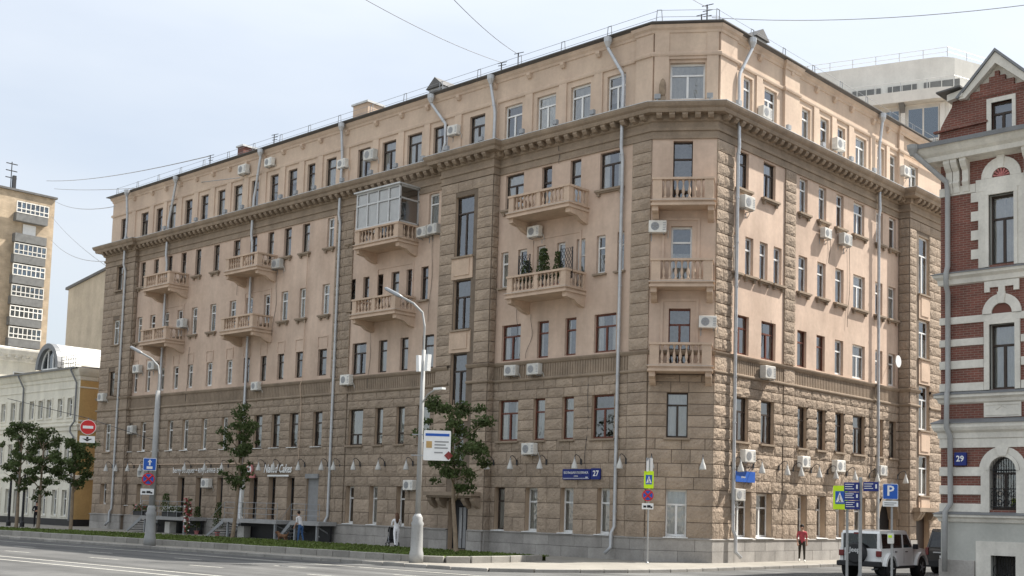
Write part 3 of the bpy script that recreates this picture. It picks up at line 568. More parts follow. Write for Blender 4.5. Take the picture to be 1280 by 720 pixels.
# ------------------------------------------------------------------ balconies
BAL = MB().lathe([(.07, 0), (.07, .05), (.035, .07), (.042, .11), (.076, .2), (.065, .28), (.034, .38), (.03, .46), (.052, .49), (.035, .51), (.07, .53), (.07, .58)], 8).mesh('baluster', M['balcony'], True)
def balcony(fac, s0, s1, z0, d, per=None, rail=1.12, mids=1, front_only_piers=.34):
    o = MB(); W = s1 - s0; c = (s0 + s1) / 2; a, b = -W / 2, W / 2
    o.box(a - .08, b + .08, -d - .08, .05, 0, .1); o.box(a - .03, b + .03, -d - .03, .05, .1, .2); o.box(a - .1, b + .1, -d - .1, .05, .2, .25)
    root = o.build('balcony', M['balcony'], BLD, fac.w(c, 0, z0), fac.phi)
    for q in (a + .12, b - .12):
        MB().prism([(.03, 0), (-d * .95, 0), (-d * .95, -.22), (-d * .78, -.27), (-d * .55, -.3), (-d * .36, -.46), (-d * .15, -.55), (.03, -.58)], q - .14, q + .14, 'x').build('bracket', M['balcony'], root)
    p = front_only_piers; zt = rail; xs = [a + p / 2] + [a + W * (i + 1) / (mids + 1) for i in range(mids)] + [b - p / 2]
    for i, x in enumerate(xs):
        w_ = p if i in (0, len(xs) - 1) else .24
        MB().box(x - w_ / 2, x + w_ / 2, -d, -d + (w_ if i in (0, len(xs) - 1) else .2), .25, zt - .1).build('pier', M['balcony'], root)
    for x in (a, b): MB().box(x - (0 if x < 0 else .12), x + (.12 if x < 0 else 0), -.16, .04, .25, zt - .1).build('pier', M['balcony'], root)
    r = MB(); r.box(a - .04, b + .04, -d - .04, -d + .24, zt - .1, zt); r.box(a - .04, a + .22, -d + .24, .03, zt - .1, zt); r.box(b - .22, b + .04, -d + .24, .03, zt - .1, zt); r.build('top_rail', M['balcony'], root)
    r = MB(); r.box(a + .02, b - .02, -d + .03, -d + .2, .25, .36); r.box(a + .02, a + .18, -d + .2, .0, .25, .36); r.box(b - .18, b - .02, -d + .2, .0, .25, .36); r.build('base_rail', M['balcony'], root)
    hb = zt - .1 - .36; sc = (1, 1, hb / .58)
    ed = [(xs[i] + (p / 2 if i == 0 else .12), xs[i + 1] - (p / 2 if i + 1 == len(xs) - 1 else .12)) for i in range(len(xs) - 1)]
    for e0, e1 in ed:
        k = max(2, round((e1 - e0) / .26)); [obj('baluster', BAL, root, (e0 + (e1 - e0) * (i + .5) / k, -d + .12, .36), 0, sc) for i in range(k)]
    L = d - p - .16; k = max(1, round(L / .28))
    for x in (a + .1, b - .1):
        for i in range(k): obj('baluster', BAL, root, (x, -d + p + L * (i + .5) / k, .36), 0, sc)
    fl = MB().box(a - .105, b + .105, -d - .105, -d + .3, .252, .262).build('flashing', M['flash'], root)
    return root
D_ = 1.42
balcony(FL_, -10.35, -6.33, 16.55, D_); balcony(FL_, -10.3, -6.4, 12.5, D_)
balcony(FL_, -22.5, -18.78, 16.55, D_); balcony(FL_, -22.55, -18.8, 12.58, D_)
balcony(FL_, -46.1, -42.65, 16.62, D_); balcony(FL_, -35.75, -32.2, 16.6, D_); balcony(FL_, -46.1, -42.75, 12.82, D_); balcony(FL_, -35.95, -32.4, 12.75, D_)
for z in (16.05, 12.32, 8.5): balcony(FC, .1, CHW - .1, z, .95, mids=0, rail=1.3, front_only_piers=.42)
# door surrounds in the corner bay
for z0, z1 in ((12.6, 15.7), (8.8, 11.95)):
    mb = MB(); mb.box(.5, .62, -.05, .02, z0, z1); mb.box(2.12, 2.24, -.05, .02, z0, z1); mb.box(.62, 2.12, -.05, .02, z1 - .12, z1); FC.build(mb, 'door_surround', M['plaster'])
for a, b, z0, z1 in ((-10.0, -6.7, 12.7, 15.75), (-22.2, -19.0, 12.7, 15.7), (-45.8, -43.0, 12.9, 15.7), (-35.6, -32.6, 12.9, 15.7)):
    mb = MB(); mb.box(a, a + .1, -.04, .02, z0, z1); mb.box(b - .1, b, -.04, .02, z0, z1); mb.box(a + .1, b - .1, -.04, .02, z1 - .1, z1); FL_.build(mb, 'door_surround', M['plaster'])
# glazed enclosure on the upper mid balcony
gx0, gx1, gy, gz0, gz1 = -22.5, -18.8, -1.4, 17.68, 19.75
mb = MB(); n_ = 4
for i in range(n_ + 1): x = gx0 + (gx1 - gx0) * i / n_; mb.box(x - .05, x + .05, gy, gy + .09, gz0, gz1)
for z in (gz0, gz0 + 1.3, gz1 - .09): mb.box(gx0 - .05, gx1 + .05, gy - .01, gy + .08, z, z + .09)
for x in (gx0, gx1):
    for z in (gz0, gz0 + 1.3, gz1 - .09): mb.box(x - .05, x + .05, gy + .09, 0, z, z + .09)
    mb.box(x - .05, x + .05, -.08, 0, gz0, gz1)
mb.box(gx0 - .15, gx1 + .15, gy - .15, 0, gz1, gz1 + .08)
enc = mb.build('balcony_glazing', M['flash'], BLD)
for i in range(n_):
    for z, h in ((gz0 + .09, 1.2), (gz0 + 1.39, gz1 - gz0 - 1.5)):
        x = gx0 + (gx1 - gx0) * (i + .5) / n_; a = (gx1 - gx0) / n_ - .1
        obj('pane', MB().quad((-a / 2, 0, 0), (a / 2, 0, 0), (a / 2, 0, h), (-a / 2, 0, h)).mesh('pane', M['clearglass']), enc, (x, gy + .045, z), random.gauss(0, .01))
        obj('blind', MB().quad((-a / 2, 0, 0), (a / 2, 0, 0), (a / 2, 0, h), (-a / 2, 0, h)).mesh('blind', M['white']), enc, (x, gy + .09, z))
for x in (gx0, gx1):
    for z, h in ((gz0 + .09, 1.2), (gz0 + 1.39, gz1 - gz0 - 1.5)): MB().quad((x, gy + .1, z), (x, -.1, z), (x, -.1, z + h), (x, gy + .1, z + h)).build('pane', M['glass'], enc)
# trellis and planting on the lower balcony near the corner
for px_, nm in ((-9.55, 0), (-6.75, 1)):
    mb = MB(); w_, h = .75, 1.5
    for i in range(-6, 7):
        for sgn in (-1, 1):
            x0, z0, x1, z1 = i * .17 - .0, 0, i * .17 + sgn * h * .55, h
            t0, t1 = 0, 1; pts = [(x0 + (x1 - x0) * t, h * t) for t in np.linspace(0, 1, 16)]; pts = [p for p in pts if abs(p[0]) <= w_ / 2 + .01]
            if len(pts) > 1: mb.tube([(p[0], 0, p[1]) for p in (pts[0], pts[-1])], .014, 4)
    mb.box(-w_ / 2 - .02, -w_ / 2 + .02, -.02, .02, 0, h); mb.box(w_ / 2 - .02, w_ / 2 + .02, -.02, .02, 0, h)
    o = mb.build('trellis', M['black'], None, (px_, -1.0, 13.2)); tag(o, 'dark lattice trellis on planted balcony, ' + ('beside the narrow white window' if nm else 'at the end towards the street corner'), 'trellis', 'balcony trellises')
def shrub(name, label, cat, loc, r, h, nleaf, mt='leaf', group=None, ls=.07, pot=True):
    t = thing(name, label, cat, loc, 0, group); mb = MB()
    for _ in range(nleaf):
        a = random.uniform(0, 6.28); z = random.uniform(.15, 1); q = r * math.sqrt(random.random()) * (1.15 - z * .75); p = np.array([q * math.cos(a), q * math.sin(a), .2 + z * h])
        u = rng.normal(size=3); u /= np.linalg.norm(u); v = np.cross(u, rng.normal(size=3)); v /= np.linalg.norm(v); mb.quad(p - u * ls, p - v * ls * .6, p + u * ls, p + v * ls * .6)
    mb.build('foliage', M[mt], t); MB().tube([(0, 0, .15), (0, 0, .2 + h * .8)], .02, 5).build('stem', M['bark'], t)
    if pot: MB().lathe([(.12, 0), (.17, .22), (.19, .24), (.16, .24)], 10).build('pot', M['flowerpink'], t)
    return t
shrub('potted_conifer', 'bushy green conifer in a pot, middle of the planted balcony', 'plant', (-8.25, -1.0, 12.76), .42, 1.9, 650)
shrub('potted_conifer', 'small green conifer in a pot beside the balcony trellis nearest the corner', 'plant', (-7.3, -1.0, 12.76), .3, 1.6, 380)
shrub('potted_conifer', 'thin leafy plant climbing the trellis by the narrow white window', 'plant', (-9.5, -.85, 12.76), .4, 1.5, 380)

# ------------------------------------------------------------------ downpipes
def downpipe(pts, r=.085, parent=BLD):
    o = MB().tube(pts, r, 9).build('downpipe', M['zinc'], parent, smooth=True); top = pts[0]
    MB().lathe([(.09, -.35), (.11, -.3), (.2, -.1), (.21, .12), (.17, .12)], 8, top).build('hopper', M['zinc'], o)
    for z in np.arange(2.2, top[2] - 1, 2.1):
        for a, b in zip(pts[:-1], pts[1:]):
            if b[2] <= z <= a[2]:
                k = (a[2] - z) / max(a[2] - b[2], 1e-6); c = [a[i] + (b[i] - a[i]) * k for i in range(3)]
                MB().lathe([(r + .02, -.03), (r + .02, .03)], 9, c).build('clamp', M['zinc'], o); break
def lpipe(u, v, xa=None, y0=0, off=.16, foot=-.35, lean=0):
    x = float(Xat(u, 12, y0)); xa = x if xa is None else xa; y = y0 - off
    return [(xa, y0 - .36, 24.7), (xa, y0 - .34, 24.3), (x + (xa - x) * .08, y0 - .22, 22.9), (x, y0 - .22, 22.6), (x, y0 - .28, 19.3), (x, y, 18.8), (x, y, 1.5), (x - .1, y - .1, 1.2), (x - .1, y - .1, .55), (x - .3, y - .3, .25)]
downpipe(lpipe(152, 0, y0=-.3, off=.12)); 
for u, dx in ((422, .0), (614.5, -.25), (777, -.9)): 
    x = float(Xat(u, 12)); downpipe(lpipe(u, 0, xa=x + dx))
for u, dx, zb in ((207, .9, 17.0), (314, .7, 17.0)):       # run down through the west balconies
    x = float(Xat(u, 14)); downpipe([(x + dx, -.36, 24.7), (x + dx, -.34, 24.3), (x + dx * .15, -.22, 22.2), (x, -.22, 21.8), (x, -.28, 19.4), (x, -.18, 18.8), (x, -.18, .6), (x, -.35, .3)])
downpipe([(float(Xat(545, 24.6)), -.36, 24.7), (float(Xat(545, 24.6)), -.3, 24.3), (float(Xat(560, 22.6)), -.2, 23.0), (float(Xat(560, 22)), -.2, 21.9), (float(Xat(557, 21.4)), -.25, 21.3)])
def rpipe(u, dy=0):
    y = float(Yat(u, 12)); x = .16
    return [(.36, y + dy, 24.7), (.34, y + dy, 24.3), (.24, y + dy * .08, 22.9), (.24, y, 22.6), (.3, y, 19.3), (x + .08, y, 18.9), (x + .08, y, 1.5), (x + .16, y + .12, 1.2), (x + .16, y + .12, .5), (x + .36, y + .3, .22)]
downpipe(rpipe(914.5, .9)); downpipe(rpipe(1093, .15))
# gas pipe along the long facade
MB().tube([(-52, -.12, 4.62), (float(Xat(326, 4.6)), -.12, 4.62)], .035, 6).build('gas_pipe', M['balcony'], BLD)
MB().tube([(float(Xat(380, 10)), -.12, z) for z in (18.2, 12, 9.65)] + [(float(Xat(380, 10)), -.25, 9.3), (float(Xat(380, 10)), -.12, 8.3), (float(Xat(380, 10)), -.12, 4.2)], .025, 5).build('cable', M['balcony'], BLD)

# ------------------------------------------------------------------ doors of the big building
def doorleaf(fac, a, b, z0, z1, mt, depth=.3, name='door'):
    o = fac.build(MB().box(a, b, depth, depth + .08, z0, z1), name, M[mt]); c = (a + b) / 2
    fac.build(MB().box(c - .02, c + .02, depth - .02, depth, z0 + .1, z1 - .1), 'handle', M['steel'])
    return o
a, b = float(Xat(383, 2.4)), float(Xat(397.5, 2.4))
o = MB().box(a, b, .1, .16, 1.05, 3.75)
for z in np.arange(1.1, 3.7, .12): o.box(a + .02, b - .02, .085, .1, z, z + .1)
o.box(a - .05, b + .05, -.14, .12, 3.68, 3.95); FL_.build(o, 'roller_shutter', M['greyframe'])
window(FL_, float(Xat(296, 2.4)), float(Xat(305, 2.4)), 1.15, 3.72, 'white', .18, 1, .8, None, 'full')
st = MB(); st.box(-15.0, -14.55, .3, .36, .05, 2.6); st.box(-13.95, -13.55, .3, .36, .05, 2.6); st.box(-14.55, -13.95, .3, .36, 2.25, 2.6); FS.build(st, 'door_frame', M['black'])
dr = MB(); dr.box(-14.5, -14.28, .28, .34, .1, 2.2); dr.box(-14.2, -13.98, .28, .34, .1, 2.2); dr = FS.build(dr, 'door', M['greyframe']); 
MB().box(-14.26, -14.22, .2, .26, .6, 1.8).build('handle', M['flash'], dr)
cn = MB(); cn.box(-16.2, -12.6, -.75, 0, 2.78, 2.98); cn.box(-16.1, -12.7, -.62, 0, 2.68, 2.78); canopy = FS.build(cn, 'door_canopy', M['cornice'])
for x in (-15.95, -15.3, -13.4, -12.75): MB().prism([(0, 2.68), (-.55, 2.68), (-.55, 2.55), (-.35, 2.3), (0, 2.1)], x - .14, x + .14, 'x').build('console', M['cornice'], canopy)
# side street gateway and end-bay portal
gw = MB(); gw.box(17.55, 19.85, .5, .6, .9, 3.3); FR.build(gw, 'gate', M['black'])
gm_ = MB(); k = 10; cx, r0, r1 = 18.7, 1.15, 1.42
for i in range(k): 
    t0, t1 = math.pi * i / k, math.pi * (i + 1) / k
    gm_.quad((cx + r0 * math.cos(t0), -.14, 2.15 + r0 * math.sin(t0)), (cx + r1 * math.cos(t0), -.14, 2.15 + r1 * math.sin(t0)), (cx + r1 * math.cos(t1), -.14, 2.15 + r1 * math.sin(t1)), (cx + r0 * math.cos(t1), -.14, 2.15 + r0 * math.sin(t1)))
    gm_.quad((cx + r0 * math.cos(t0), -.14, 2.15 + r0 * math.sin(t0)), (cx + r0 * math.cos(t1), -.14, 2.15 + r0 * math.sin(t1)), (cx + r0 * math.cos(t1), .5, 2.15 + r0 * math.sin(t1)), (cx + r0 * math.cos(t0), .5, 2.15 + r0 * math.sin(t0)))
FR.build(gm_, 'gate_arch', M['cornice'])
po = MB(); po.box(20.9, 22.6, .3, .36, .05, 2.55); FP.build(po, 'door', M['brown'])
cn = MB(); cn.box(20.4, 23.1, -.5, 0, 2.62, 2.85); cn = FP.build(cn, 'door_canopy', M['cornice'])
for y in (20.65, 21.0, 22.5, 22.85): 
    o = MB().prism([(0, 2.62), (-.45, 2.62), (-.45, 2.5), (-.25, 2.2), (0, 2.1)], y - .14, y + .14, 'x').build('console', M['cornice'], cn)

# ------------------------------------------------------------------ roof furniture
rl = MB()
def edge_pts(path, step):
    out = []
    for a, b in zip(path[:-1], path[1:]):
        a = np.array(a, float); b = np.array(b, float); k = max(1, int(np.linalg.norm(b - a) / step)); out += [(a + (b - a) * i / k, math.atan2(*(b - a)[::-1])) for i in range(k)]
    return out
rail = obj('roof_railing', None, BLD)
RP = [(XL + .3, .1), (-2.3, .1), (-.1, 1.7), (-.1, YEND)]
hoop = MB().tube([(-.16, 0, 24.9), (-.1, 0, 25.62), (.1, 0, 25.62), (.16, 0, 24.9)], .022, 5).mesh('railing_hoop', M['steel'])
for p, a in edge_pts(RP, 2.9): obj('railing_hoop', hoop, rail, (p[0], p[1], 0), a)
for z in (25.28, 25.6): MB().tube([(x, y, z) for x, y in RP], .012, 4).build('railing_wire', M['steel'], rail)
def vent(u, v, w_, h, mt, label, nm='chimney', y=1.2, cap=True):
    x, z = lf(u, v, y); o = thing(nm, label, nm.replace('_', ' '), (x, y, 24.95))
    H = z - 24.95; MB().box(-w_ / 2, w_ / 2, -.5, .7, 0, H - .12).build('shaft', M[mt], o)
    if cap: MB().box(-w_ / 2 - .08, w_ / 2 + .08, -.6, .8, H - .12, H).build('cap', M['flash'], o)
    return o
vent(459, 131, 1.45, 0, 'balcony', 'pale plastered chimney stack on the roof above the glazed balcony', y=2.2)
vent(309, 184, .7, 0, 'redbrown', 'small brown roof vent above the west wing', y=1.5)
def dormer(loc, rz, w_, h, label):
    o = thing('roof_dormer', label, 'dormer', loc, rz); MB().box(-w_ / 2, w_ / 2, 0, 1.4, 0, h).build('cheeks', M['flash'], o)
    MB().prism([(-w_ / 2 - .12, h), (0, h + w_ * .5), (w_ / 2 + .12, h)], -.14, 1.5, 'y').build('roof', M['roofmetal'], o)
    lv = MB()
    for i in range(5): lv.box(-w_ / 2 + .12, w_ / 2 - .12, -.05, .02, .12 + i * h * .16, .2 + i * h * .16)
    lv.build('louvre', M['greyframe'], o); return o
x, z = lf(545, 112, .8); dormer((x, .8, 24.95), 0, 1.2, .8, 'louvred grey roof dormer above the stair bay')
y, z = rf(951, 45, -.6); dormer((-.6, y, 24.95), math.pi / 2, 1.0, .8, 'gabled zinc roof dormer above the sunlit side facade')
def mast(u, v, y, label, arms=3, h=None):
    x, z = lf(u, v, y); h = z - 25.2; o = thing('roof_antenna', label, 'antenna', (x, y, 25.2)); MB().tube([(0, 0, -.3), (0, 0, h)], .035, 5).build('mast', M['dark'], o)
    for i in range(arms): zz = h * (1 - .18 * i); MB().tube([(-.3 + .05 * i, 0, zz), (.3 - .05 * i, .1, zz)], .022, 4).build('crossarm', M['dark'], o)
    return o
mast(263, 194, .8, 'short roof antenna above the west balconies'); mast(343, 168, .8, 'thin roof antenna above the middle of the west wing'); mast(627, 78, .8, 'squat antenna on the roof edge right above the stair bay', 2); mast(648, 66, .8, 'thin rod antenna on the roof beside the squat one', 1)
mast(884, 6, 3, 'tall roof antenna with tangled wires over the corner bay', 3); mast(877, 18, 3.4, 'short support post beside the tall corner antenna', 1)
# small floodlights standing on the cornice
fl_ = MB(); fl_.box(-.14, .14, -.06, .1, .12, .34); fl_.box(-.03, .03, -.03, .03, 0, .12); fl_ = fl_.mesh('floodlight', M['signgrey'])
ORD = ['first', 'second', 'third', 'fourth', 'fifth', 'sixth', 'seventh', 'eighth', 'ninth', 'tenth', 'eleventh', 'twelfth', 'thirteenth', 'fourteenth', 'fifteenth', 'sixteenth', 'seventeenth']
for i_, (u, v) in enumerate(((157, 297), (205, 289), (244, 281), (281, 266), (302, 260), (350, 248), (369, 242), (392, 235), (427, 224), (463, 213), (494, 206), (528, 196), (565, 185), (608, 172), (652, 162), (694, 152), (740, 139))):
    x, z = lf(u, v, -.55); tag(obj('floodlight', fl_, None, (x, -.55 if not ST0 < x < ST1 else -.95, 21.03)), 'small grey floodlight on the long cornice, ' + ORD[i_] + ' from the far stone end bay', 'floodlight', 'cornice floodlights')
for s_, f_, l_ in ((.2, FC, 'beside the tan shell ornament'), (2.6, FC, 'towards the sunlit side')): tag(obj('floodlight', fl_, None, f_.w(s_, .55, 21.03), f_.phi), 'small grey floodlight on the corner bay cornice, ' + l_, 'floodlight', 'cornice floodlights')
for i_, y in enumerate((2.6, 7.0, 10.4, 13.4, 16)): tag(obj('floodlight', fl_, None, FR.w(y, .55, 21.03), FR.phi), 'small grey floodlight on the sunlit cornice, ' + ORD[i_] + ' from the street corner', 'floodlight', 'cornice floodlights')
o = thing('roof_ornament', 'tan shell-shaped ornament on the cornice beside the corner attic window', 'ornament', FC.w(.42, .4, 21.08), FC.phi)
MB().ball((0, 0, .62), (.17, .1, .48), 10).build('shell', M['bark'], o, smooth=True); MB().box(-.14, .14, -.12, .12, 0, .2).build('base', M['cornice'], o)

# ------------------------------------------------------------------ air conditioners
acm = MB().bev(-.42, .42, -.42, -.1, 0, .58, .02).mesh('casing', M['acw'])
fan = MB().lathe([(.2, -.002), (.2, .012), (.18, .012), (.18, .004)], 16, (0, 0, 0), 'y').mesh('fan_ring', M['signgrey'])
blade = MB()
for i in range(5): t = i * 1.2566; blade.prism([(0.02 * math.cos(t), .02 * math.sin(t)), (.17 * math.cos(t), .17 * math.sin(t)), (.16 * math.cos(t + .8), .16 * math.sin(t + .8))], -.008, -.003, 'y')
blade.lathe([(.05, -.012), (.05, 0)], 8, (0, 0, 0), 'y'); blade = blade.mesh('fan_blades', M['greyframe'])
brk = MB().prism([(-.4, -.03), (0.02, -.03), (.02, -.35), (0, -.35), (-.02, -.06), (-.4, -.06)], -.02, .02, 'x').mesh('bracket', M['steel'])
grl = MB()
for i in range(5): grl.box(.25, .39, -.427, -.42, .12 + i * .08, .15 + i * .08)
grl = grl.mesh('side_grille', M['signgrey'])
hose = MB().tube([(.43, -.2, .15), (.5, -.15, .1), (.5, -.06, -.1), (.48, -.02, -.2)], .02, 5).mesh('hose', M['lampwhite'])
AC0 = None
def ac(fac, s, z, label, y0=0, sc=1):
    o = thing('air_conditioner', label, 'air conditioner', fac.w(s, y0, z - .29), fac.phi, 'air conditioners on the walls'); obj('casing', acm, o)
    f1_ = obj('fan_ring', fan, o, (-.12, -.43, .29)); obj('fan_blades', blade, o, (-.12, -.428, .29)); obj('side_grille', grl, o); obj('hose', hose, o)
    for q in (-.3, .3): obj('bracket', brk, o, (q, 0, 0))
    sc = random.uniform(.9, 1.06); o.scale = (sc, sc, sc); o.rotation_euler.z += random.gauss(0, .02); o.rotation_euler.y = random.gauss(0, .012)
W_LONG = 'on the shaded long facade'
for u, v, lb in ((171, 461, 'third row up, left one of a pair above narrow windows, west wing'), (190.5, 457, 'third row up, right one of a pair above narrow windows, west wing'), (227, 404.5, 'beside the lower west balcony with its edge over the rail'), (319, 482, 'on the fluted belt beside the downpipe of the second west balcony'),
        (304, 212, 'high on the attic wall near the roof antenna'), (336, 202, 'high on the attic wall beside a slanting downpipe head'), (346, 330, 'beside the upper balcony with a downpipe below'), (164, 537, 'below the belt beside the end bay, over a first-floor window'), (177.5, 591, 'above the ground-floor windows left of the lamp post'), (257.5, 604, 'between the flower shop windows'), (511, 606, 'beside the stair entrance at ground floor'),
        (427.5, 204, 'on the attic wall left of the long downpipe'), (462.5, 194, 'in front of the attic window right of the long downpipe'), (566, 162, 'on the attic wall by the kinked downpipe'), (528, 289.5, 'left one of the pair under the window beside the glazed balcony'), (541, 286, 'right one of the pair under the window beside the glazed balcony'), (667.5, 289, 'under the upper balcony near the corner'), (432.5, 475, 'on the belt beside the long downpipe'),
        (638, 462.5, 'left one of the pair under the red-framed windows'), (667, 461, 'right one of the pair under the red-framed windows'), (661, 561, 'on rough stone below first-floor windows near the corner'), (132, 497, 'on the stone end bay at the belt')):
    x, z = lf(u, v, -.3); far = u < 350
    off = .3 if u < 140 else 0
    ac(FL_, float(x), float(z), 'white air conditioner ' + lb, off, 1.0)
for u, v, lb in ((822, 283, 'on the corner bay under the top balcony'), (884, 402, 'on the corner bay beside the middle balcony door')):
    d = wd(u, v); t_ = np.array([math.cos(CHP), math.sin(CHP)]); nn = np.array([t_[1], -t_[0]]); P0 = np.array([-2.45, 0]) + nn * .3; k = ((P0 - CP[:2]) @ nn) / (d[:2] @ nn); q = CP + k * d
    ac(FC, float((q[:2] - P0) @ t_), float(q[2]), 'white air conditioner ' + lb)
for u, v, lb in ((934.5, 254, 'under the first top-floor window of the sunlit facade'), (957.5, 141, 'at an attic window of the sunlit facade near the corner'), (1049, 181, 'at the middle attic windows of the sunlit facade'), (1132.5, 214, 'at the attic window by the end bay'), (1034, 291, 'under sunlit top-floor windows, first of two'), (1057.5, 300, 'under sunlit top-floor windows, second of two'),
        (960.5, 466, 'on the fluted belt under a red-framed sunlit window'), (936, 570, 'above the blue plate round the corner'), (924, 618, 'low on the sunlit wall by the downpipe foot'), (1006, 577, 'above the sunlit ground-floor windows, nearest the stone strip'), (1049, 583, 'above the sunlit ground-floor windows, beside the lime crossing sign'), (1103, 588, 'above the dark gateway in the side street')):
    y, z = rf(u, v, .3); ac(FR, float(y), float(z), 'white air conditioner ' + lb)
# loose cables on the walls
for u, z0, z1, sw in ((150, 11.3, 20, .1), (236, 12.6, 8.9, .15), (300, 19.4, 15.6, .1), (345, 16.6, 12.6, .2), (463, 12.4, 8.8, .1), (540, 17.2, 12.2, .12), (646, 12.3, 9.8, .25), (664, 11.9, 9.7, .3), (700, 19.3, 20.2, .05), (735, 8.2, 4.4, .1)):
    x = float(Xat(u, (z0 + z1) / 2)); MB().tube([(x + sw * math.sin(t * 5) * t, -.06 - .03 * math.sin(t * 9), z0 + (z1 - z0) * t) for t in np.linspace(0, 1, 9)], .013, 4).build('cable', M['dark'], BLD)
for u, z0, z1, sw in ((962, 11.6, 9.7, .25), (1036, 16.9, 15.4, .15), (1060, 16.7, 12.3, .2), (1085, 8.2, 4.6, .15)):
    y = float(Yat(u, (z0 + z1) / 2)); MB().tube([(.07, y + sw * math.sin(t * 5) * t, z0 + (z1 - z0) * t) for t in np.linspace(0, 1, 9)], .013, 4).build('cable', M['dark'], BLD)
# satellite dish
o = thing('satellite_dish', 'white satellite dish by the end window of the sunlit facade', 'satellite dish', (.0, float(rf(1119, 452, .5)[0]), float(rf(1119, 452, .5)[1])))
MB().lathe([(.34, .1), (.25, .05), (.12, .012), (.02, 0), (.02, -.02), (.12, -.01), (.25, .03), (.34, .08)], 16, (.6, 0, 0), 'x').build('dish', M['white'], o); MB().tube([(0, .1, -.1), (.35, .1, -.1), (.6, 0, 0), (.6, -.35, .05)], .02, 5).build('arm', M['steel'], o)

# ------------------------------------------------------------------ bell wall lamps
bell = MB().lathe([(.03, .62), (.05, .6), (.07, .5), (.12, .36), (.17, .22), (.2, .06), (.21, 0), (.19, 0), (.15, .2), (.05, .5)], 12).mesh('bell_shade', M['lampwhite'], True)
tip = MB().lathe([(.04, .5), (.045, .62), (.02, .7), (.015, .78)], 8).mesh('cap', M['steel'])
arm = MB().tube([(0, 0.02, .45), (0, -.05, .62), (0, -.2, .8), (0, -.42, .9), (0, -.58, .86), (0, -.62, .74)], .025, 6).mesh('curved_arm', M['dark'])
plate = MB().box(-.06, .06, -.03, .02, .3, .65).mesh('wall_plate', M['dark'])
def bell_lamp(fac, s, y0, label):
    o = thing('wall_lamp', label, 'wall lamp', fac.w(s, y0 + .06, 4.14), fac.phi, 'bell wall lamps'); obj('bell_shade', bell, o, (0, -.62, 0)); obj('cap', tip, o, (0, -.62, 0)); obj('curved_arm', arm, o); obj('wall_plate', plate, o); o.scale = (.76, .76, .76)
for u, l_ in ((142.5, 'beside the end-bay downpipe'), (157, 'above the first narrow window after the end bay'), (172.5, 'above the low air conditioner left of the sign-carrying lamp post'), (189, 'just left of the sign-carrying lamp post'), (228, 'above the start of the flower shop lettering'), (253, 'above the middle of the flower shop lettering'), (274.5, 'above the end of the flower shop lettering'), (320.5, 'above the round cake emblem'), (339, 'above the start of the white script letters'), (370, 'past the end of the white script letters'), (399, 'beyond the roller shutter door'), (414, 'left of the long downpipe past the shutter'), (439, 'right of the long downpipe above a white window'), (470, 'above the second white window past the long downpipe'), (505, 'above the air conditioner by the stair entrance'), (606, 'beside the downpipe of the stair bay'), (635, 'between the stair bay and the street name plate, first'), (672, 'left of the blue street name plate'), (715.5, 'directly over the blue street name plate'), (772, 'beside the downpipe nearest the corner bay')):
    x = float(Xat(u, 4.4, -.68)); bell_lamp(FL_, x, .46 if ST0 - .1 < x < ST1 else 0, 'white bell-shaped wall lamp ' + l_)
bell_lamp(FE, float(Xat(130, 4.4, -.98)), 0, 'white bell-shaped wall lamp on the far end bay of the long facade')
for s_, l_ in ((.25, 'right behind the lime crossing sign post'), (2.55, 'at its edge towards the sunlit wall')): bell_lamp(FC, s_, 0, 'white bell-shaped wall lamp on the corner bay, ' + l_)
for i_, u in enumerate((929.5, 956, 987.5, 1005, 1027.5, 1048, 1072, 1100)): bell_lamp(FR, float(Yat(u, 4.4, .68)), 0, 'white bell-shaped wall lamp on the sunlit facade, ' + ORD[i_] + ' from the street corner')
bell_lamp(FP, float(Yat(1134, 4.4, 1.3)), 0, 'white bell-shaped wall lamp on the end bay in the side street')

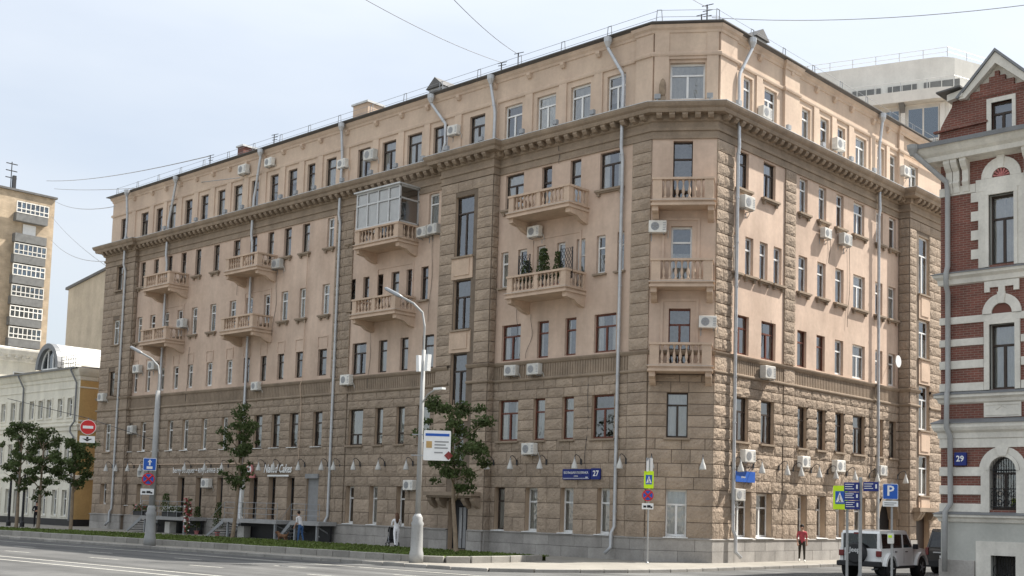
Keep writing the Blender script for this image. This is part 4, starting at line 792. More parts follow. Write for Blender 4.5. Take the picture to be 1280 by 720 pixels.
# ------------------------------------------------------------------ other buildings
def onfac(fac, u, v, o=0):
    d = wd(u, v); t_ = np.array([fac.c, fac.n]); nn = np.array([t_[1], -t_[0]]); P0 = np.array([fac.ox, fac.oy]) + nn * o; k = ((P0 - CP[:2]) @ nn) / (d[:2] @ nn); q = CP + k * d
    return float((q[:2] - P0) @ t_), float(q[2])
def brickmat(name, c1, c2, mortar, sc, yz=False):
    mt = bpy.data.materials.new(name); mt.use_nodes = True; n = mt.node_tree; L = n.links.new; b = n.nodes['Principled BSDF']; b.inputs['Roughness'].default_value = .9
    geo = n.nodes.new('ShaderNodeNewGeometry'); sp = n.nodes.new('ShaderNodeSeparateXYZ'); cb = n.nodes.new('ShaderNodeCombineXYZ'); L(geo.outputs['Position'], sp.inputs[0])
    ad = n.nodes.new('ShaderNodeMath'); ad.operation = 'ADD'; L(sp.outputs[0], ad.inputs[0]); L(sp.outputs[1], ad.inputs[1]); L(ad.outputs[0], cb.inputs[0]); L(sp.outputs[2], cb.inputs[1])
    t = n.nodes.new('ShaderNodeTexBrick'); t.inputs['Scale'].default_value = sc; t.inputs['Color1'].default_value = (*c1, 1); t.inputs['Color2'].default_value = (*c2, 1); t.inputs['Mortar'].default_value = (*mortar, 1)
    t.inputs['Mortar Size'].default_value = .03; t.inputs['Brick Width'].default_value = 1; t.inputs['Row Height'].default_value = .32; t.inputs['Bias'].default_value = -.2; L(cb.outputs[0], t.inputs['Vector'])
    nz_ = n.nodes.new('ShaderNodeTexNoise'); nz_.inputs['Scale'].default_value = 1.1; nz_.inputs['Detail'].default_value = 6; L(geo.outputs['Position'], nz_.inputs['Vector']); r = n.nodes.new('ShaderNodeMapRange'); r.inputs[1].default_value = .3; r.inputs[2].default_value = .7; r.inputs[3].default_value = .8; r.inputs[4].default_value = 1.2; L(nz_.outputs[0], r.inputs[0])
    x = n.nodes.new('ShaderNodeMixRGB'); x.blend_type = 'MULTIPLY'; x.inputs[0].default_value = 1; L(t.outputs[0], x.inputs[1]); L(r.outputs[0], x.inputs[2]); L(x.outputs[0], b.inputs['Base Color'])
    bp = n.nodes.new('ShaderNodeBump'); bp.inputs['Strength'].default_value = .6; bp.inputs['Distance'].default_value = .01; bp.invert = True; L(t.outputs['Fac'], bp.inputs['Height']); L(bp.outputs[0], b.inputs['Normal'])
    return mt
M['brick'] = brickmat('red_brick', (.185, .066, .047), (.125, .05, .037), (.25, .185, .15), 3.6)
M['ybrick'] = brickmat('yellow_brick', (.45, .35, .24), (.39, .30, .205), (.42, .36, .28), 2.6)
M['limestone'] = mat('white_limestone', (.68, .65, .58), .85, .1, 1.2, .35, 30, streak=.2)
M['greywall'] = mat('grey_render', (.46, .46, .42), .9, .08, 1, .2, 30, streak=.1)
M['slate'] = mat('slate_grey_metal', (.20, .205, .21), .5, .1, 2, metal=.3)
M['cream'] = mat('cream_render', (.71, .675, .575), .9, .07, .8, .2, 30, streak=.14)
M['ochre'] = mat('ochre_render', (.50, .33, .14), .9, .1, .8, .2, 30, streak=.12)
M['whitemetal'] = mat('white_roof_metal', (.72, .72, .69), .55, .08, .6, streak=.12)
M['greypanel'] = mat('grey_balcony_panel', (.17, .17, .165), .9, .15, 2)
M['beigewall'] = mat('beige_firewall', (.46, .385, .29), .95, .1, .6, .2, 20, streak=.14)
M['modern'] = mat('white_stone_cladding', (.68, .66, .61), .8, .06, .6, streak=.1)
M['bluepane'] = glass('tinted_glass', 2.4, (.35, .45, .5))

# --- red brick house on the far corner
RED = thing('red_brick_house', 'red brick house with white stone bands, arched window and stepped gable', 'house', (11.48, 0, 0)); F0 = Fac(0, 0, 0)
WID = 15.0; ax_ = [2.34 + 3.7 * k for k in range(4)]
bk = MB()
def redband(z0, z1, hw, za, zb, mi=0): wallband(bk, 0, WID, z0, z1, [(a - hw, a + hw, za, zb) for a in ax_], .3, mi, 1)
redband(-.1, 2.3, .45, 0, .96, 1); redband(2.3, 5.2, .5, 2.6, 4.55); redband(5.2, 11.0, .47, 6.98, 9.38); redband(11.0, 15.8, .47, 11.6, 14.22)
bk.quad((0, 0, -.1), (0, 14, -.1), (0, 14, 15.8), (0, 0, 15.8)); bk.quad((0, 14, -.1), (WID, 14, -.1), (WID, 14, 15.8), (0, 14, 15.8)); bk.quad((WID, 0, -.1), (WID, 14, -.1), (WID, 14, 15.8), (WID, 0, 15.8))
bk.quad((.2, 1.2, 0), (WID, 1.2, 0), (WID, 1.2, 15.6), (.2, 1.2, 15.6), 2)
bk.build('brick_wall', [M['brick'], M['greywall'], M['room']], RED)
def stone(name, x0, x1, z0, z1, p=.05, mt='limestone'): return MB().bev(x0, x1, -p, .03, z0, z1, .012).build(name, M[mt], RED)
def mould(name, prof, x0=0, mt='limestone'): return MB().sweep(prof, [(x0, 6), (x0, 0), (WID, 0)]).build(name, M[mt], RED)
edges = [0] + [q for a in ax_ for q in (a - .78, a + .78)] + [WID]
def bands(zs, hw):
    ed = [-.04] + [q for a in ax_ for q in (a - hw, a + hw)] + [WID]
    for z0, z1 in zs:
        for i in range(0, len(ed), 2): stone('stone_band', ed[i], ed[i + 1], z0, z1)
bands(((2.5, 2.81), (3.14, 3.47), (3.82, 4.15)), .8); bands(((6.97, 7.27), (7.81, 8.12), (8.66, 8.93)), .68)
stone('stone_band', -.04, WID, 9.5, 9.77); stone('stone_band', -.04, WID, 4.86, 5.2)
mould('ledge', [(0, 2.12), (.06, 2.14), (.1, 2.26), (.2, 2.32), (.2, 2.4)]); mould('ledge_flashing', [(.2, 2.4), (.23, 2.4), (.23, 2.43), (0, 2.52)], mt='slate')
mould('belt', [(0, 5.18), (.08, 5.22), (.1, 5.42), (.2, 5.5), (.26, 5.62), (.26, 5.76)]); mould('belt_flashing', [(.26, 5.76), (.3, 5.76), (.3, 5.79), (.02, 5.94)], mt='slate')
mould('belt', [(0, 6.5), (.07, 6.55), (.1, 6.66), (.2, 6.74), (.2, 6.84)]); mould('belt_flashing', [(.2, 6.84), (.23, 6.84), (.23, 6.87), (0, 6.97)], mt='slate')
mould('belt', [(0, 10.98), (.08, 11.02), (.1, 11.2), (.22, 11.3), (.24, 11.4)]); mould('belt_flashing', [(.24, 11.4), (.28, 11.4), (.28, 11.43), (0, 11.52)], mt='slate')
for a in ax_:
    # arched ground window
    mb = MB(); k = 14; r0 = .49; zc = 4.03
    for i in range(k):
        t0, t1 = math.pi * i / k, math.pi * (i + 1) / k; c0, s0, c1, s1 = math.cos(t0), math.sin(t0), math.cos(t1), math.sin(t1)
        for ra, rb, y in ((.49, .62, -.09), (.62, .86, -.06)):
            mb.quad((a + ra * c0, y, zc + ra * s0), (a + ra * c1, y, zc + ra * s1), (a + rb * c1, y, zc + rb * s1), (a + rb * c0, y, zc + rb * s0))
        mb.quad((a + r0 * c0, -.09, zc + r0 * s0), (a + r0 * c0, .3, zc + r0 * s0), (a + r0 * c1, .3, zc + r0 * s1), (a + r0 * c1, -.09, zc + r0 * s1))
        mb.quad((a + .86 * c0, -.06, zc + .86 * s0), (a + .86 * c1, -.06, zc + .86 * s1), (a + .86 * c1, .02, zc + .86 * s1), (a + .86 * c0, .02, zc + .86 * s0))
    for q in (-1, 1): mb.box(min(q * .49, q * .8) + a, max(q * .49, q * .8) + a, -.06, .3, 2.5, zc)
    mb.build('arch_surround', M['limestone'], RED)
    MB().prism([(a - .14, 4.55), (a + .14, 4.55), (a + .24, 4.86), (a - .24, 4.86)], -.12, .02, 'y').build('keystone', M['limestone'], RED)
    w_ = window(F0, a - .5, a + .5, 2.6, 4.55, 'brown', .26, 2, .68, None, 'none', RED)
    gr = MB()
    for i in range(11): x = a - .46 + .092 * i; zt = zc + math.sqrt(max(.49 ** 2 - (x - a) ** 2, 0)); gr.tube([(x, .05, 2.62), (x, .05, zt)], .011, 4)
    for z in (2.7, 3.35, zc): gr.box(a - .49, a + .49, .035, .065, z, z + .03)
    for i in range(4):
        for j in range(2): x = a - .36 + .24 * i; z = 2.88 + .3 * j; gr.tube([(x + .1 * math.cos(q), .04, z + .1 * math.sin(q)) for q in np.linspace(0, 6.28, 9)], .011, 4)
    gr.build('window_grille', M['black'], RED)
    # basement window in its white panel
    for q in (((a - 1.0, a - .45, -.1, 1.46), (a + .45, a + 1.2, -.1, 1.46), (a - .45, a + .45, .96, 1.46))): MB().box(q[0], q[1], -.04, .02, q[2], q[3]).build('panel', M['limestone'], RED)
    gb = MB()
    for i in range(9): x = a - .42 + .105 * i; gb.tube([(x, .12, 0), (x, .12, .95)], .012, 4)
    for i in range(3): gb.tube([(a - .28 + .28 * i + .12 * math.cos(q), .11, .45 + .2 * math.sin(q)) for q in np.linspace(0, 6.28, 9)], .012, 4)
    gb.build('window_grille', M['black'], RED)
    # first floor window, lunette and T keystone
    window(F0, a - .47, a + .47, 6.98, 9.38, 'brown', .26, 2, .68, None, 'full', RED)
    for q in (-1, 1): MB().box(a + min(q * .47, q * .66), a + max(q * .47, q * .66), -.08, .1, 6.97, 9.5).build('jamb', M['limestone'], RED)
    MB().box(a - .47, a + .47, -.08, .1, 9.38, 9.5).build('lintel', M['limestone'], RED)
    for zc2, ro, ri in ((9.77, .72, .38), (14.85, .74, .34)):
        mb = MB()
        for i in range(k):
            t0, t1 = math.pi * i / k, math.pi * (i + 1) / k; c0, s0, c1, s1 = math.cos(t0), math.sin(t0), math.cos(t1), math.sin(t1)
            mb.quad((a + ri * c0, -.08, zc2 + ri * s0), (a + ri * c1, -.08, zc2 + ri * s1), (a + ro * c1, -.08, zc2 + ro * s1), (a + ro * c0, -.08, zc2 + ro * s0))
            mb.quad((a + ro * c0, -.08, zc2 + ro * s0), (a + ro * c1, -.08, zc2 + ro * s1), (a + ro * c1, .02, zc2 + ro * s1), (a + ro * c0, .02, zc2 + ro * s0)); mb.quad((a + ri * c0, .02, zc2 + ri * s0), (a + ri * c1, .02, zc2 + ri * s1), (a + ri * c1, -.08, zc2 + ri * s1), (a + ri * c0, -.08, zc2 + ri * s0))
        mb.build('lunette_arch', M['limestone'], RED)
        MB().prism([(a - .1, zc2 + ri - .02), (a + .1, zc2 + ri - .02), (a + .15, zc2 + ro + .06), (a - .15, zc2 + ro + .06)], -.12, .02, 'y').build('keystone', M['limestone'], RED)
    mb = MB(); mb.box(a - .12, a + .12, -.07, .02, 10.5, 10.75); mb.box(a - .64, a + .64, -.07, .02, 10.75, 10.98); mb.box(a - .64, a - .44, -.07, .02, 10.58, 10.75); mb.box(a + .44, a + .64, -.07, .02, 10.58, 10.75); mb.build('keystone_head', M['limestone'], RED)
    sh = MB()
    for i in range(7): t0 = math.pi * (i + .5) / 7; sh.tube([(a, -.03, 14.87), (a + .3 * math.cos(t0), -.03, 14.87 + .3 * math.sin(t0))], [.01, .045], 5)
    sh.build('shell_ornament', M['flowerpink'], RED); MB().prism([(a + .36 * math.cos(t), 9.78 + .36 * math.sin(t)) for t in np.linspace(0, math.pi, 12)], -.02, .01, 'y').build('red_lunette', M['redbrown'], RED)
    # panel with lozenge
    mb = MB(); mb.box(a - .68, a + .68, -.05, .02, 5.97, 6.5); mb.box(a - .6, a + .6, -.07, -.05, 6.03, 6.06); mb.box(a - .6, a + .6, -.07, -.05, 6.41, 6.44)
    loz = [(a - .22, 6.23), (a, 6.38), (a + .22, 6.23), (a, 6.08), (a - .22, 6.23)]; mb.tube([(p[0], -.055, p[1]) for p in loz], .014, 4); mb.build('lozenge_panel', M['limestone'], RED)
    # second floor window with toothed quoins
    window(F0, a - .47, a + .47, 11.6, 14.22, 'brown', .26, 2, .66, None, 'full', RED)
    for q in (-1, 1):
        MB().box(a + min(q * .47, q * .6), a + max(q * .47, q * .6), -.1, .1, 11.52, 14.215).build('jamb', M['limestone'], RED)
        for i in range(8): e = .96 if i % 2 else .86; z = 11.52 + i * .36; MB().box(a + min(q * .6, q * (e + .18 * (i % 2))), a + max(q * .6, q * (e + .18 * (i % 2))), -.06, .03, z, z + .36).build('quoin', M['limestone'], RED)
    MB().box(a - .95, a + .95, -.07, .02, 14.4, 14.85).build('lintel', M['limestone'], RED); MB().box(a - .6, a + .6, -.1, .1, 14.22, 14.4).build('lintel', M['limestone'], RED)
ed = [-.04] + [q for a in ax_ for q in (a - .97, a + .97)] + [WID]
for i in range(0, len(ed), 2): stone('stone_band', ed[i], ed[i + 1], 14.42, 14.75)
cons = MB().prism([(.02, 15.72), (-.42, 15.72), (-.42, 15.6), (-.3, 15.42), (-.16, 15.3), (-.14, 14.95), (-.2, 14.85), (-.12, 14.7), (-.08, 14.5), (.02, 14.5)], -.12, .12, 'x').mesh('console', M['limestone'])
for a in ax_:
    for dx in (-1.95, -1.68, -1.32, 1.0, 1.37): 
        if 0 < a + dx < WID: obj('console', cons, RED, (a + dx, 0, 0))
mould('cornice', [(0, 15.62), (.2, 15.7), (.48, 15.72), (.5, 15.9), (.62, 16.0), (.72, 16.14), (.76, 16.24)]); mould('gutter', [(.76, 16.24), (.86, 16.22), (.88, 16.38), (.8, 16.4), (.0, 16.66)], mt='slate')
# brick mansard storey with stepped edge and gable
mz = MB(); yz = .12
mz.prism([(-.2, 16.4), (1.93, 16.4), (1.93, 18.05), (1.1, 18.05), (.45, 18.2), (.38, 17.9), (.12, 17.5), (-.05, 17.2), (-.1, 16.9)], yz, yz + .5, 'y'); mz.prism([(2.71, 16.4), (4.3, 16.4), (4.3, 18.2), (2.71, 18.05)], yz, yz + .5, 'y')
mz.prism([(1.12, 18.05), (3.2, 18.05), (3.2, 18.3), (2.78, 18.3), (2.78, 18.55), (2.45, 18.55), (2.45, 18.75), (2.22, 18.75), (2.22, 18.95), (2.06, 18.95), (2.06, 18.75), (1.85, 18.75), (1.85, 18.55), (1.5, 18.55), (1.5, 18.3), (1.12, 18.3)], yz - .03, yz + .5, 'y')
mz.prism([(1.93, 17.75), (2.71, 17.75), (2.71, 18.05), (1.93, 18.05)], yz, yz + .5, 'y'); mz.build('mansard_wall', M['brick'], RED)
mz = MB(); mz.box(4.3, WID, .3, 6, 16.4, 18.0); mz.build('mansard_wall', M['brick'], RED)
MB().prism([(.95, 18.05), (3.4, 18.05), (3.75, 18.35), (2.15, 19.42), (.75, 18.35)], yz + .1, yz + .55, 'y').build('gable_field', M['limestone'], RED)
gt = MB(); gt.prism([(.72, 18.1), (.98, 18.1), (2.15, 19.2), (3.4, 18.1), (3.7, 18.1), (2.15, 19.62)], yz - .2, yz + .6, 'y'); gt.build('gable_rake', M['limestone'], RED)
MB().prism([(.62, 18.16), (.72, 18.12), (2.15, 19.64), (3.7, 18.12), (3.8, 18.16), (2.15, 19.76)], yz - .26, yz + 3, 'y').build('gable_flashing', M['slate'], RED)
MB().prism([(.3, 18.1), (.9, 18.2), (.9, 18.45), (.3, 18.35)], yz - .25, yz + .5, 'y').build('mansard_cornice', M['limestone'], RED); MB().prism([(-.05, 18.42), (.9, 18.5), (.9, 18.56), (-.05, 18.48)], yz - .45, yz + 4, 'y').build('mansard_eave', M['roofmetal'], RED)
MB().prism([(-.3, 16.98), (1.8, 17.05), (1.8, 17.12), (-.3, 17.06)], yz - .12, yz + .05, 'y').build('brick_ledge', M['brick'], RED)
window(Fac(0, yz, 0), 1.93, 2.71, 16.5, 17.75, 'brown', .14, 2, .66, None, 'none', RED)
for q in ((1.76, 1.93, 16.42, 17.92), (2.71, 2.84, 16.42, 17.92), (1.93, 2.71, 17.75, 17.92)): MB().box(q[0], q[1], yz - .06, yz + .1, q[2], q[3]).build('jamb', M['limestone'], RED)
MB().box(.2, WID, .6, 13.8, 16.4, 18.4).build('roof_block', M['slate'], RED)
# its downpipe
dp = MB().tube([(-.75, -.82, 16.25), (-.7, -.8, 16.05), (.3, -.2, 14.95), (.34, -.16, 14.6), (.34, -.16, 11.7), (.36, -.36, 11.4), (.36, -.36, 10.95), (.34, -.15, 10.7), (.34, -.15, 7.1), (.38, -.34, 6.85), (.38, -.38, 5.6), (.44, -.2, 5.3), (.44, -.17, 2.8), (.3, -.32, 2.5), (.28, -.32, .3)], .1, 9).build('downpipe', M['polegrey'], RED, smooth=True)
MB().lathe([(.1, -.3), (.22, -.05), (.24, .1), (.2, .1)], 8, (-.75, -.82, 16.3)).build('hopper', M['polegrey'], dp)
plh = MB().bev(-.5, .5, -.1, .02, -.1, .74, .012).mesh('plinth_slab', M['granite'])
for a0, a1 in [(-.05, 1.3)] + [(ax_[i] + 1.2, ax_[i + 1] - 1.0) for i in range(3)]:
    k = max(1, round((a1 - a0) / 1.0))
    for i in range(k): obj('plinth_slab', plh, RED, (a0 + (a1 - a0) * (i + .5) / k, 0, 0), 0, ((a1 - a0) / k - .01, 1, 1))

# --- cream house beyond the west end
CRM = thing('cream_house', 'cream two-storey house with white metal roof and arched dormer, ochre gable wall', 'house', (-57.6, 0, 0)); CW = 34.0
axs = [q + 57.6 for q in (-71.08, -69.2, -67.6, -65.7, -64.1, -62.6, -60.7, -59.05)] + [-15.6, -17.4, -19.2, -21]
cm = MB()
for z0, z1, za, zb in ((-.1, 3.9, .75, 2.75), (3.9, 7.6, 4.75, 6.45), (7.6, 12.2, 8.4, 9.88)): wallband(cm, -CW, 0, z0, z1, sorted((a - .4, a + .4, za, zb) for a in axs), .2, 0, 0)
cm.quad((-CW, 1.2, 0), (-.3, 1.2, 0), (-.3, 1.2, 12), (-CW, 1.2, 12), 1); cm.build('front_wall', [M['cream'], M['room']], CRM)
MB().quad((0, 0, -.1), (0, 14, -.1), (0, 14, 12.3), (0, 0, 12.3)).build('side_wall', M['ochre'], CRM)
for a in axs:
    for za, zb in ((.75, 2.75), (4.75, 6.45), (8.4, 9.88)):
        o = window(F0, a - .4, a + .4, za, zb, 'white', .16, 1, .66, None, None, CRM)
        mb = MB()
        for q in ((a - .56, a - .4, za - .1, zb + .14), (a + .4, a + .56, za - .1, zb + .14), (a - .4, a + .4, zb, zb + .14), (a - .4, a + .4, za - .1, za)): mb.box(q[0], q[1], -.06, .02, q[2], q[3])
        mb.build('window_surround', M['cream'], CRM)
mb = MB(); 
for pr_ in ([(0, 7.3), (.1, 7.34), (.12, 7.6), (.2, 7.7), (.2, 7.8), (0, 7.86)], [(0, 8.0), (.06, 8.02), (.06, 8.12), (0, 8.14)], [(0, 3.55), (.1, 3.6), (.1, 3.85), (0, 3.9)], [(0, 11.2), (.06, 11.25), (.08, 11.5), (.18, 11.6), (.3, 11.85), (.34, 12.05), (.34, 12.15), (0, 12.2)], [(0, 10.6), (.05, 10.62), (.05, 10.7), (0, 10.72)]): mb.sweep(pr_, [(-CW, 0), (0, 0), (0, 1.4)])
mb.build('moulding', M['cream'], CRM); MB().sweep([(.02, -.1), (.06, -.1), (.06, .5), (0, .52)], [(-CW, 0), (0, 0), (0, 14)]).build('plinth', M['black'], CRM)
rfm = MB(); rfm.quad((-CW, -.5, 12.15), (.35, -.5, 12.15), (.35, 14, 12.9), (-CW, 14, 12.9)); rfm.box(-CW, .35, 13.8, 14, 11.9, 12.85)
for x in np.arange(-CW, .3, .62): rfm.tube([(x, -.5, 12.17), (x, 14, 12.92)], .025, 4)
roofc = rfm.build('roof', M['whitemetal'], CRM); MB().prism([(0, 12.2), (14, 12.2), (14, 12.88), (0, 12.2)], -.05, .0, 'x').build('gable', M['ochre'], CRM)
MB().sweep([(.3, 12.1), (.55, 12.06), (.58, 12.2), (.5, 12.2)], [(-CW, 0), (.1, 0)]).build('gutter', M['slate'], CRM)
dx = -63.1 + 57.6; ar = MB(); rr = 2.0; k = 14
pts = [(rr * math.cos(t), rr * 1.02 * math.sin(t)) for t in np.linspace(0, math.pi, k + 1)]; pin = [(.78 * p[0], .8 * p[1]) for p in pts]
for i in range(k):
    p, q, p2, q2 = pts[i], pts[i + 1], pin[i], pin[i + 1]
    ar.quad((dx + p[0], -.25, 12.4 + p[1]), (dx + q[0], -.25, 12.4 + q[1]), (dx + q[0], .2, 12.4 + q[1]), (dx + p[0], .2, 12.4 + p[1])); ar.quad((dx + p2[0], -.25, 12.4 + p2[1]), (dx + p[0], -.25, 12.4 + p[1]), (dx + q[0], -.25, 12.4 + q[1]), (dx + q2[0], -.25, 12.4 + q2[1])); ar.quad((dx + p2[0], -.25, 12.4 + p2[1]), (dx + q2[0], -.25, 12.4 + q2[1]), (dx + q2[0], .3, 12.4 + q2[1]), (dx + p2[0], .3, 12.4 + p2[1]))
drm = ar.build('dormer', M['slate'], roofc); vt = MB()
for i in range(k):
    p, q = (.97 * pts[i][0], .97 * pts[i][1]), (.97 * pts[i + 1][0], .97 * pts[i + 1][1]); vt.quad((dx + p[0], .1, 12.4 + p[1]), (dx + q[0], .1, 12.4 + q[1]), (dx + q[0], 13.5, 12.4 + q[1]), (dx + p[0], 13.5, 12.4 + p[1])); vt.tube([(dx + p[0], .2, 12.4 + p[1]), (dx + p[0], 13.5, 12.4 + p[1])], .03, 4)
vt.build('barrel_vault', M['whitemetal'], roofc)
MB().prism([(dx + p[0], 12.4 + p[1]) for p in pin], .14, .2, 'y').build('dormer_pane', M['bluepane'], drm); mb = MB()
for x in (-.45, .45): mb.box(dx + x - .05, dx + x + .05, .06, .14, 12.4, 12.4 + 1.45)
mb.tube([(dx + p[0] * .97, .1, 12.4 + p[1] * .97) for p in pin], .07, 5); mb.box(dx - 1.35, dx + 1.35, .05, .14, 12.35, 12.45); mb.build('dormer_frame', M['white'], drm)
rg = MB()
for x in np.arange(-3.2, -.6, .4): rg.tube([(x, -.1, 12.3), (x, -.1, 13.2)], .02, 4)
for z in (12.6, 12.9, 13.2): rg.tube([(-3.2, -.1, z), (-.7, -.1, z)], .02, 4)
rg.build('roof_rail', M['dark'], roofc)
for xx in (-9.6, -.35): MB().tube([(xx - .3, -.5, 12.1), (xx - .3, -.5, 11.95), (xx, -.14, 11.0), (xx, -.14, 8.0), (xx - .25, -.3, 7.6), (xx - .25, -.3, 7.2), (xx, -.12, 6.8), (xx, -.12, .4)], .07, 7).build('downpipe', M['slate'], CRM)
# --- yellow brick tower
TX = -117.5; FT = Fac(TX, 0, math.pi / 2); tw = thing('brick_tower_block', 'tall yellow brick tower block with stacked glazed balconies', 'tower block', (TX, 14, 0))
MB().box(-16, 0, -12, 9.9, 0, 40.1).build('wall', M['ybrick'], tw); MB().box(-16.3, .3, -12.3, 10.1, 40.1, 40.35).build('parapet', M['roofmetal'], tw)
y0, zt0 = onfac(FT, 20, 254, 0); y1, _ = onfac(FT, 63, 262, 0); y0 -= 14.2; y1 -= 14.6
for k in range(13):
    z = 37.55 - 2.62 * k
    if z < 3: break
    b = MB().box(0, .9, y0, y1, z - 1.25, z - .2).build('balcony', M['greypanel'], tw)
    if k != 1:
        MB().box(.78, .86, y0 + .03, y1 - .03, z - .25, z + 1.2).build('balcony_glass', M['bluepane'], b); fr_ = MB()
        for j in range(8): yy = y0 + (y1 - y0) * j / 7; fr_.box(.8, .92, yy - .05, yy + .05, z - .25, z + 1.2)
        for zz in (z - .25, z + .25 + .3 * (k % 2), z + 1.08): fr_.box(.8, .93, y0, y1, zz, zz + .12)
        fr_.build('balcony_frame', M['acw'], b)
    else: MB().box(.05, .12, y0 + 1.2, y0 + 2.8, z - .2, z + 1.2).build('balcony_door', M['white'], b)
    window(Fac(0, 0, math.pi / 2), -9.2 + 0, -7.6, z - .3, z + 1.2, 'white', -.05, 2, .68, None, 'none', tw); window(Fac(0, 0, math.pi / 2), -4.6, -3.0, z - .3, z + 1.2, 'white', -.05, 2, .68, None, 'none', tw)
am = MB(); q = onfac(FT, 28, 200); am.tube([(-3, q[0] - 14, 40.2), (-3, q[0] - 14, q[1] + .3)], .06, 5)
for i in range(3): am.box(-3.05, -2.95, q[0] - 14.7, q[0] - 13.3, q[1] - .9 * i, q[1] - .9 * i + .1)
am.build('antenna_mast', M['dark'], tw); MB().box(-4, -3.6, 6, 6.4, 40.2, 43).build('roof_vent', M['dark'], tw)
# --- cream classical house in front of the tower
FQ = Fac(-92, 0, math.pi / 2); ya, za = onfac(FQ, 50, 440, 0); cl = thing('cream_mansion', 'pale cream upper storey with heavy dentilled cornice below the brick tower', 'house', (-92, ya, 0))
zc_ = za; MB().box(-14, 0, -22, 0, 0, zc_ - .8).build('wall', M['cream'], cl)
MB().sweep([(0, zc_ - 1.3), (.2, zc_ - 1.2), (.25, zc_ - .8), (.7, zc_ - .6), (.9, zc_ - .2), (.9, zc_), (-3, zc_ + .6)], [(0, -22), (0, 0), (-14, 0)]).build('cornice', M['limestone'], cl)
for i in range(28): MB().box(.2, .62, -.5 - .75 * i, -.2 - .75 * i, zc_ - .95, zc_ - .62).build('dentil', M['limestone'], cl)
for i in range(6): window(Fac(0, 0, math.pi / 2), -2.6 - 3.1 * i, -1.5 - 3.1 * i, zc_ - 4.2, zc_ - 2.3, 'white', -.05, 1, .6, None, 'none', cl)
bal_ = MB()
for i in range(40): bal_.tube([(1.2, -.3 - .5 * i, zc_ - 5.8), (1.2, -.3 - .5 * i, zc_ - 4.9)], .03, 4)
bal_.box(1.15, 1.25, -21, -.2, zc_ - 4.92, zc_ - 4.85); bal_.build('balustrade', M['dark'], cl)
# --- blank firewall
bw = thing('beige_firewall_house', 'plain beige blind gable wall rising behind the cream house', 'house', (-86.5, 12, 0))
MB().prism([(0, 0), (26, 0), (26, 23), (15, 25.3), (0, 23.25)], 0, 12, 'y').build('gable_wall', M['beigewall'], bw); MB().prism([(-.3, 23.2), (15, 25.3), (26.3, 22.97), (26.3, 23.2), (15, 25.55), (-.3, 23.45)], -.2, 12.2, 'y').build('roof', M['roofmetal'], bw)
# --- white modern block behind the side street
FW = Fac(-19.5, 43.8, rad(16.4)); FW2 = Fac(0, 0, 0); LW = 11.2
wt = thing('white_terrace_block', 'white modern block with roof terrace and large blue windows behind the corner building', 'building', (-19.5, 43.8, 0), rad(16.4))
zr = 40.3; P_ = lambda u, v, o=0: onfac(FW, u, v, o)
mb = MB(); mb.prism([(-24, 0), (LW, 0), (LW + 3.2, 4.5), (LW + 3.2, 16), (-24, 16)], 0, zr - 4.2, 'z'); mb.prism([(-24, 1.2), (LW - 1.6, 1.2), (LW - .6, 1.35), (LW + .2, 1.9), (LW + 2.6, 5), (LW + 2.6, 16), (-24, 16)], zr - 4.2, zr, 'z'); mb.build('wall', M['modern'], wt)
sw = P_(1130, 125, 1.0)[1]
MB().prism([(-24, -1.0), (LW - 1, -1.0), (LW + .2, -.75), (LW + 1.1, -.1), (LW + 4.2, 4), (LW + 4.2, 16), (-24, 16)], zr - 4.25, zr - 3.35, 'z').build('terrace_slab', M['modern'], wt)
def wspan(u0, u1, v, o=0): return P_(u0, v, o)[0], P_(u1, v, o)[0]
for u0, u1 in ((1000, 1036), (1045, 1080), (1088, 1125), (1135, 1174)):
    a, b = wspan(u0, u1, 140); g_ = MB().box(a, b, -.12, .02, zr - 7.4, zr - 4.6).build('window', M['modern'], wt)
    for i in range(2): h_ = (b - a) / 2; MB().box(a + .07 + h_ * i, a + h_ * (i + 1) - .07, -.16, -.13, zr - 7.25, zr - 4.7).build('pane', M['bluepane'], g_)
    MB().prism([(-.9, zr - 4.27), (0, zr - 4.27), (0, zr - 5.1)], a - .62, a - .2, 'x').build('bracket', M['greypanel'], wt); MB().box(b + .08, b + .45, -.2, .02, zr - 7.7, zr - 4.4).build('pier', M['modern'], wt)
for u0, u1 in ((1036, 1057), (1066, 1101), (1110, 1146), (1155, 1200)):
    a, b = wspan(u0, u1, 95, -1.2); o = MB().box(a, b, 1.1, 1.22, zr - 3.0, zr - 2.1).build('upper_window', M['greypanel'], wt)
    for i in range(3): MB().box(a + (b - a) * (i + .5) / 3 - .03, a + (b - a) * (i + .5) / 3 + .03, 1.06, 1.1, zr - 3.0, zr - 2.1).build('mullion', M['modern'], o)
rl = MB(); path = [(-24, 1.4), (LW - .3, 1.4), (LW + 2.3, 5.1), (LW + 2.3, 14)]
for p, a in edge_pts(path, 1.9): rl.tube([(p[0], p[1], zr), (p[0], p[1], zr + .8)], .03, 4)
for z in (.4, .8): rl.tube([(x, y, zr + z) for x, y in path], .025, 4)
rl.build('roof_railing', M['flash'], wt)
rl = MB(); path = [(-24, -.8), (LW + .5, -.8), (LW + 4, 4.1)]
for p, a in edge_pts(path, 2): rl.tube([(p[0], p[1], zr - 3.35), (p[0], p[1], zr - 2.5)], .03, 4)
rl.tube([(x, y, zr - 2.5) for x, y in path], .025, 4); rl.build('terrace_railing', M['flash'], wt)
MB().box(-24, LW + 3, -.6, -.02, zr - 8.4, zr - 7.75).build('lower_slab', M['modern'], wt)

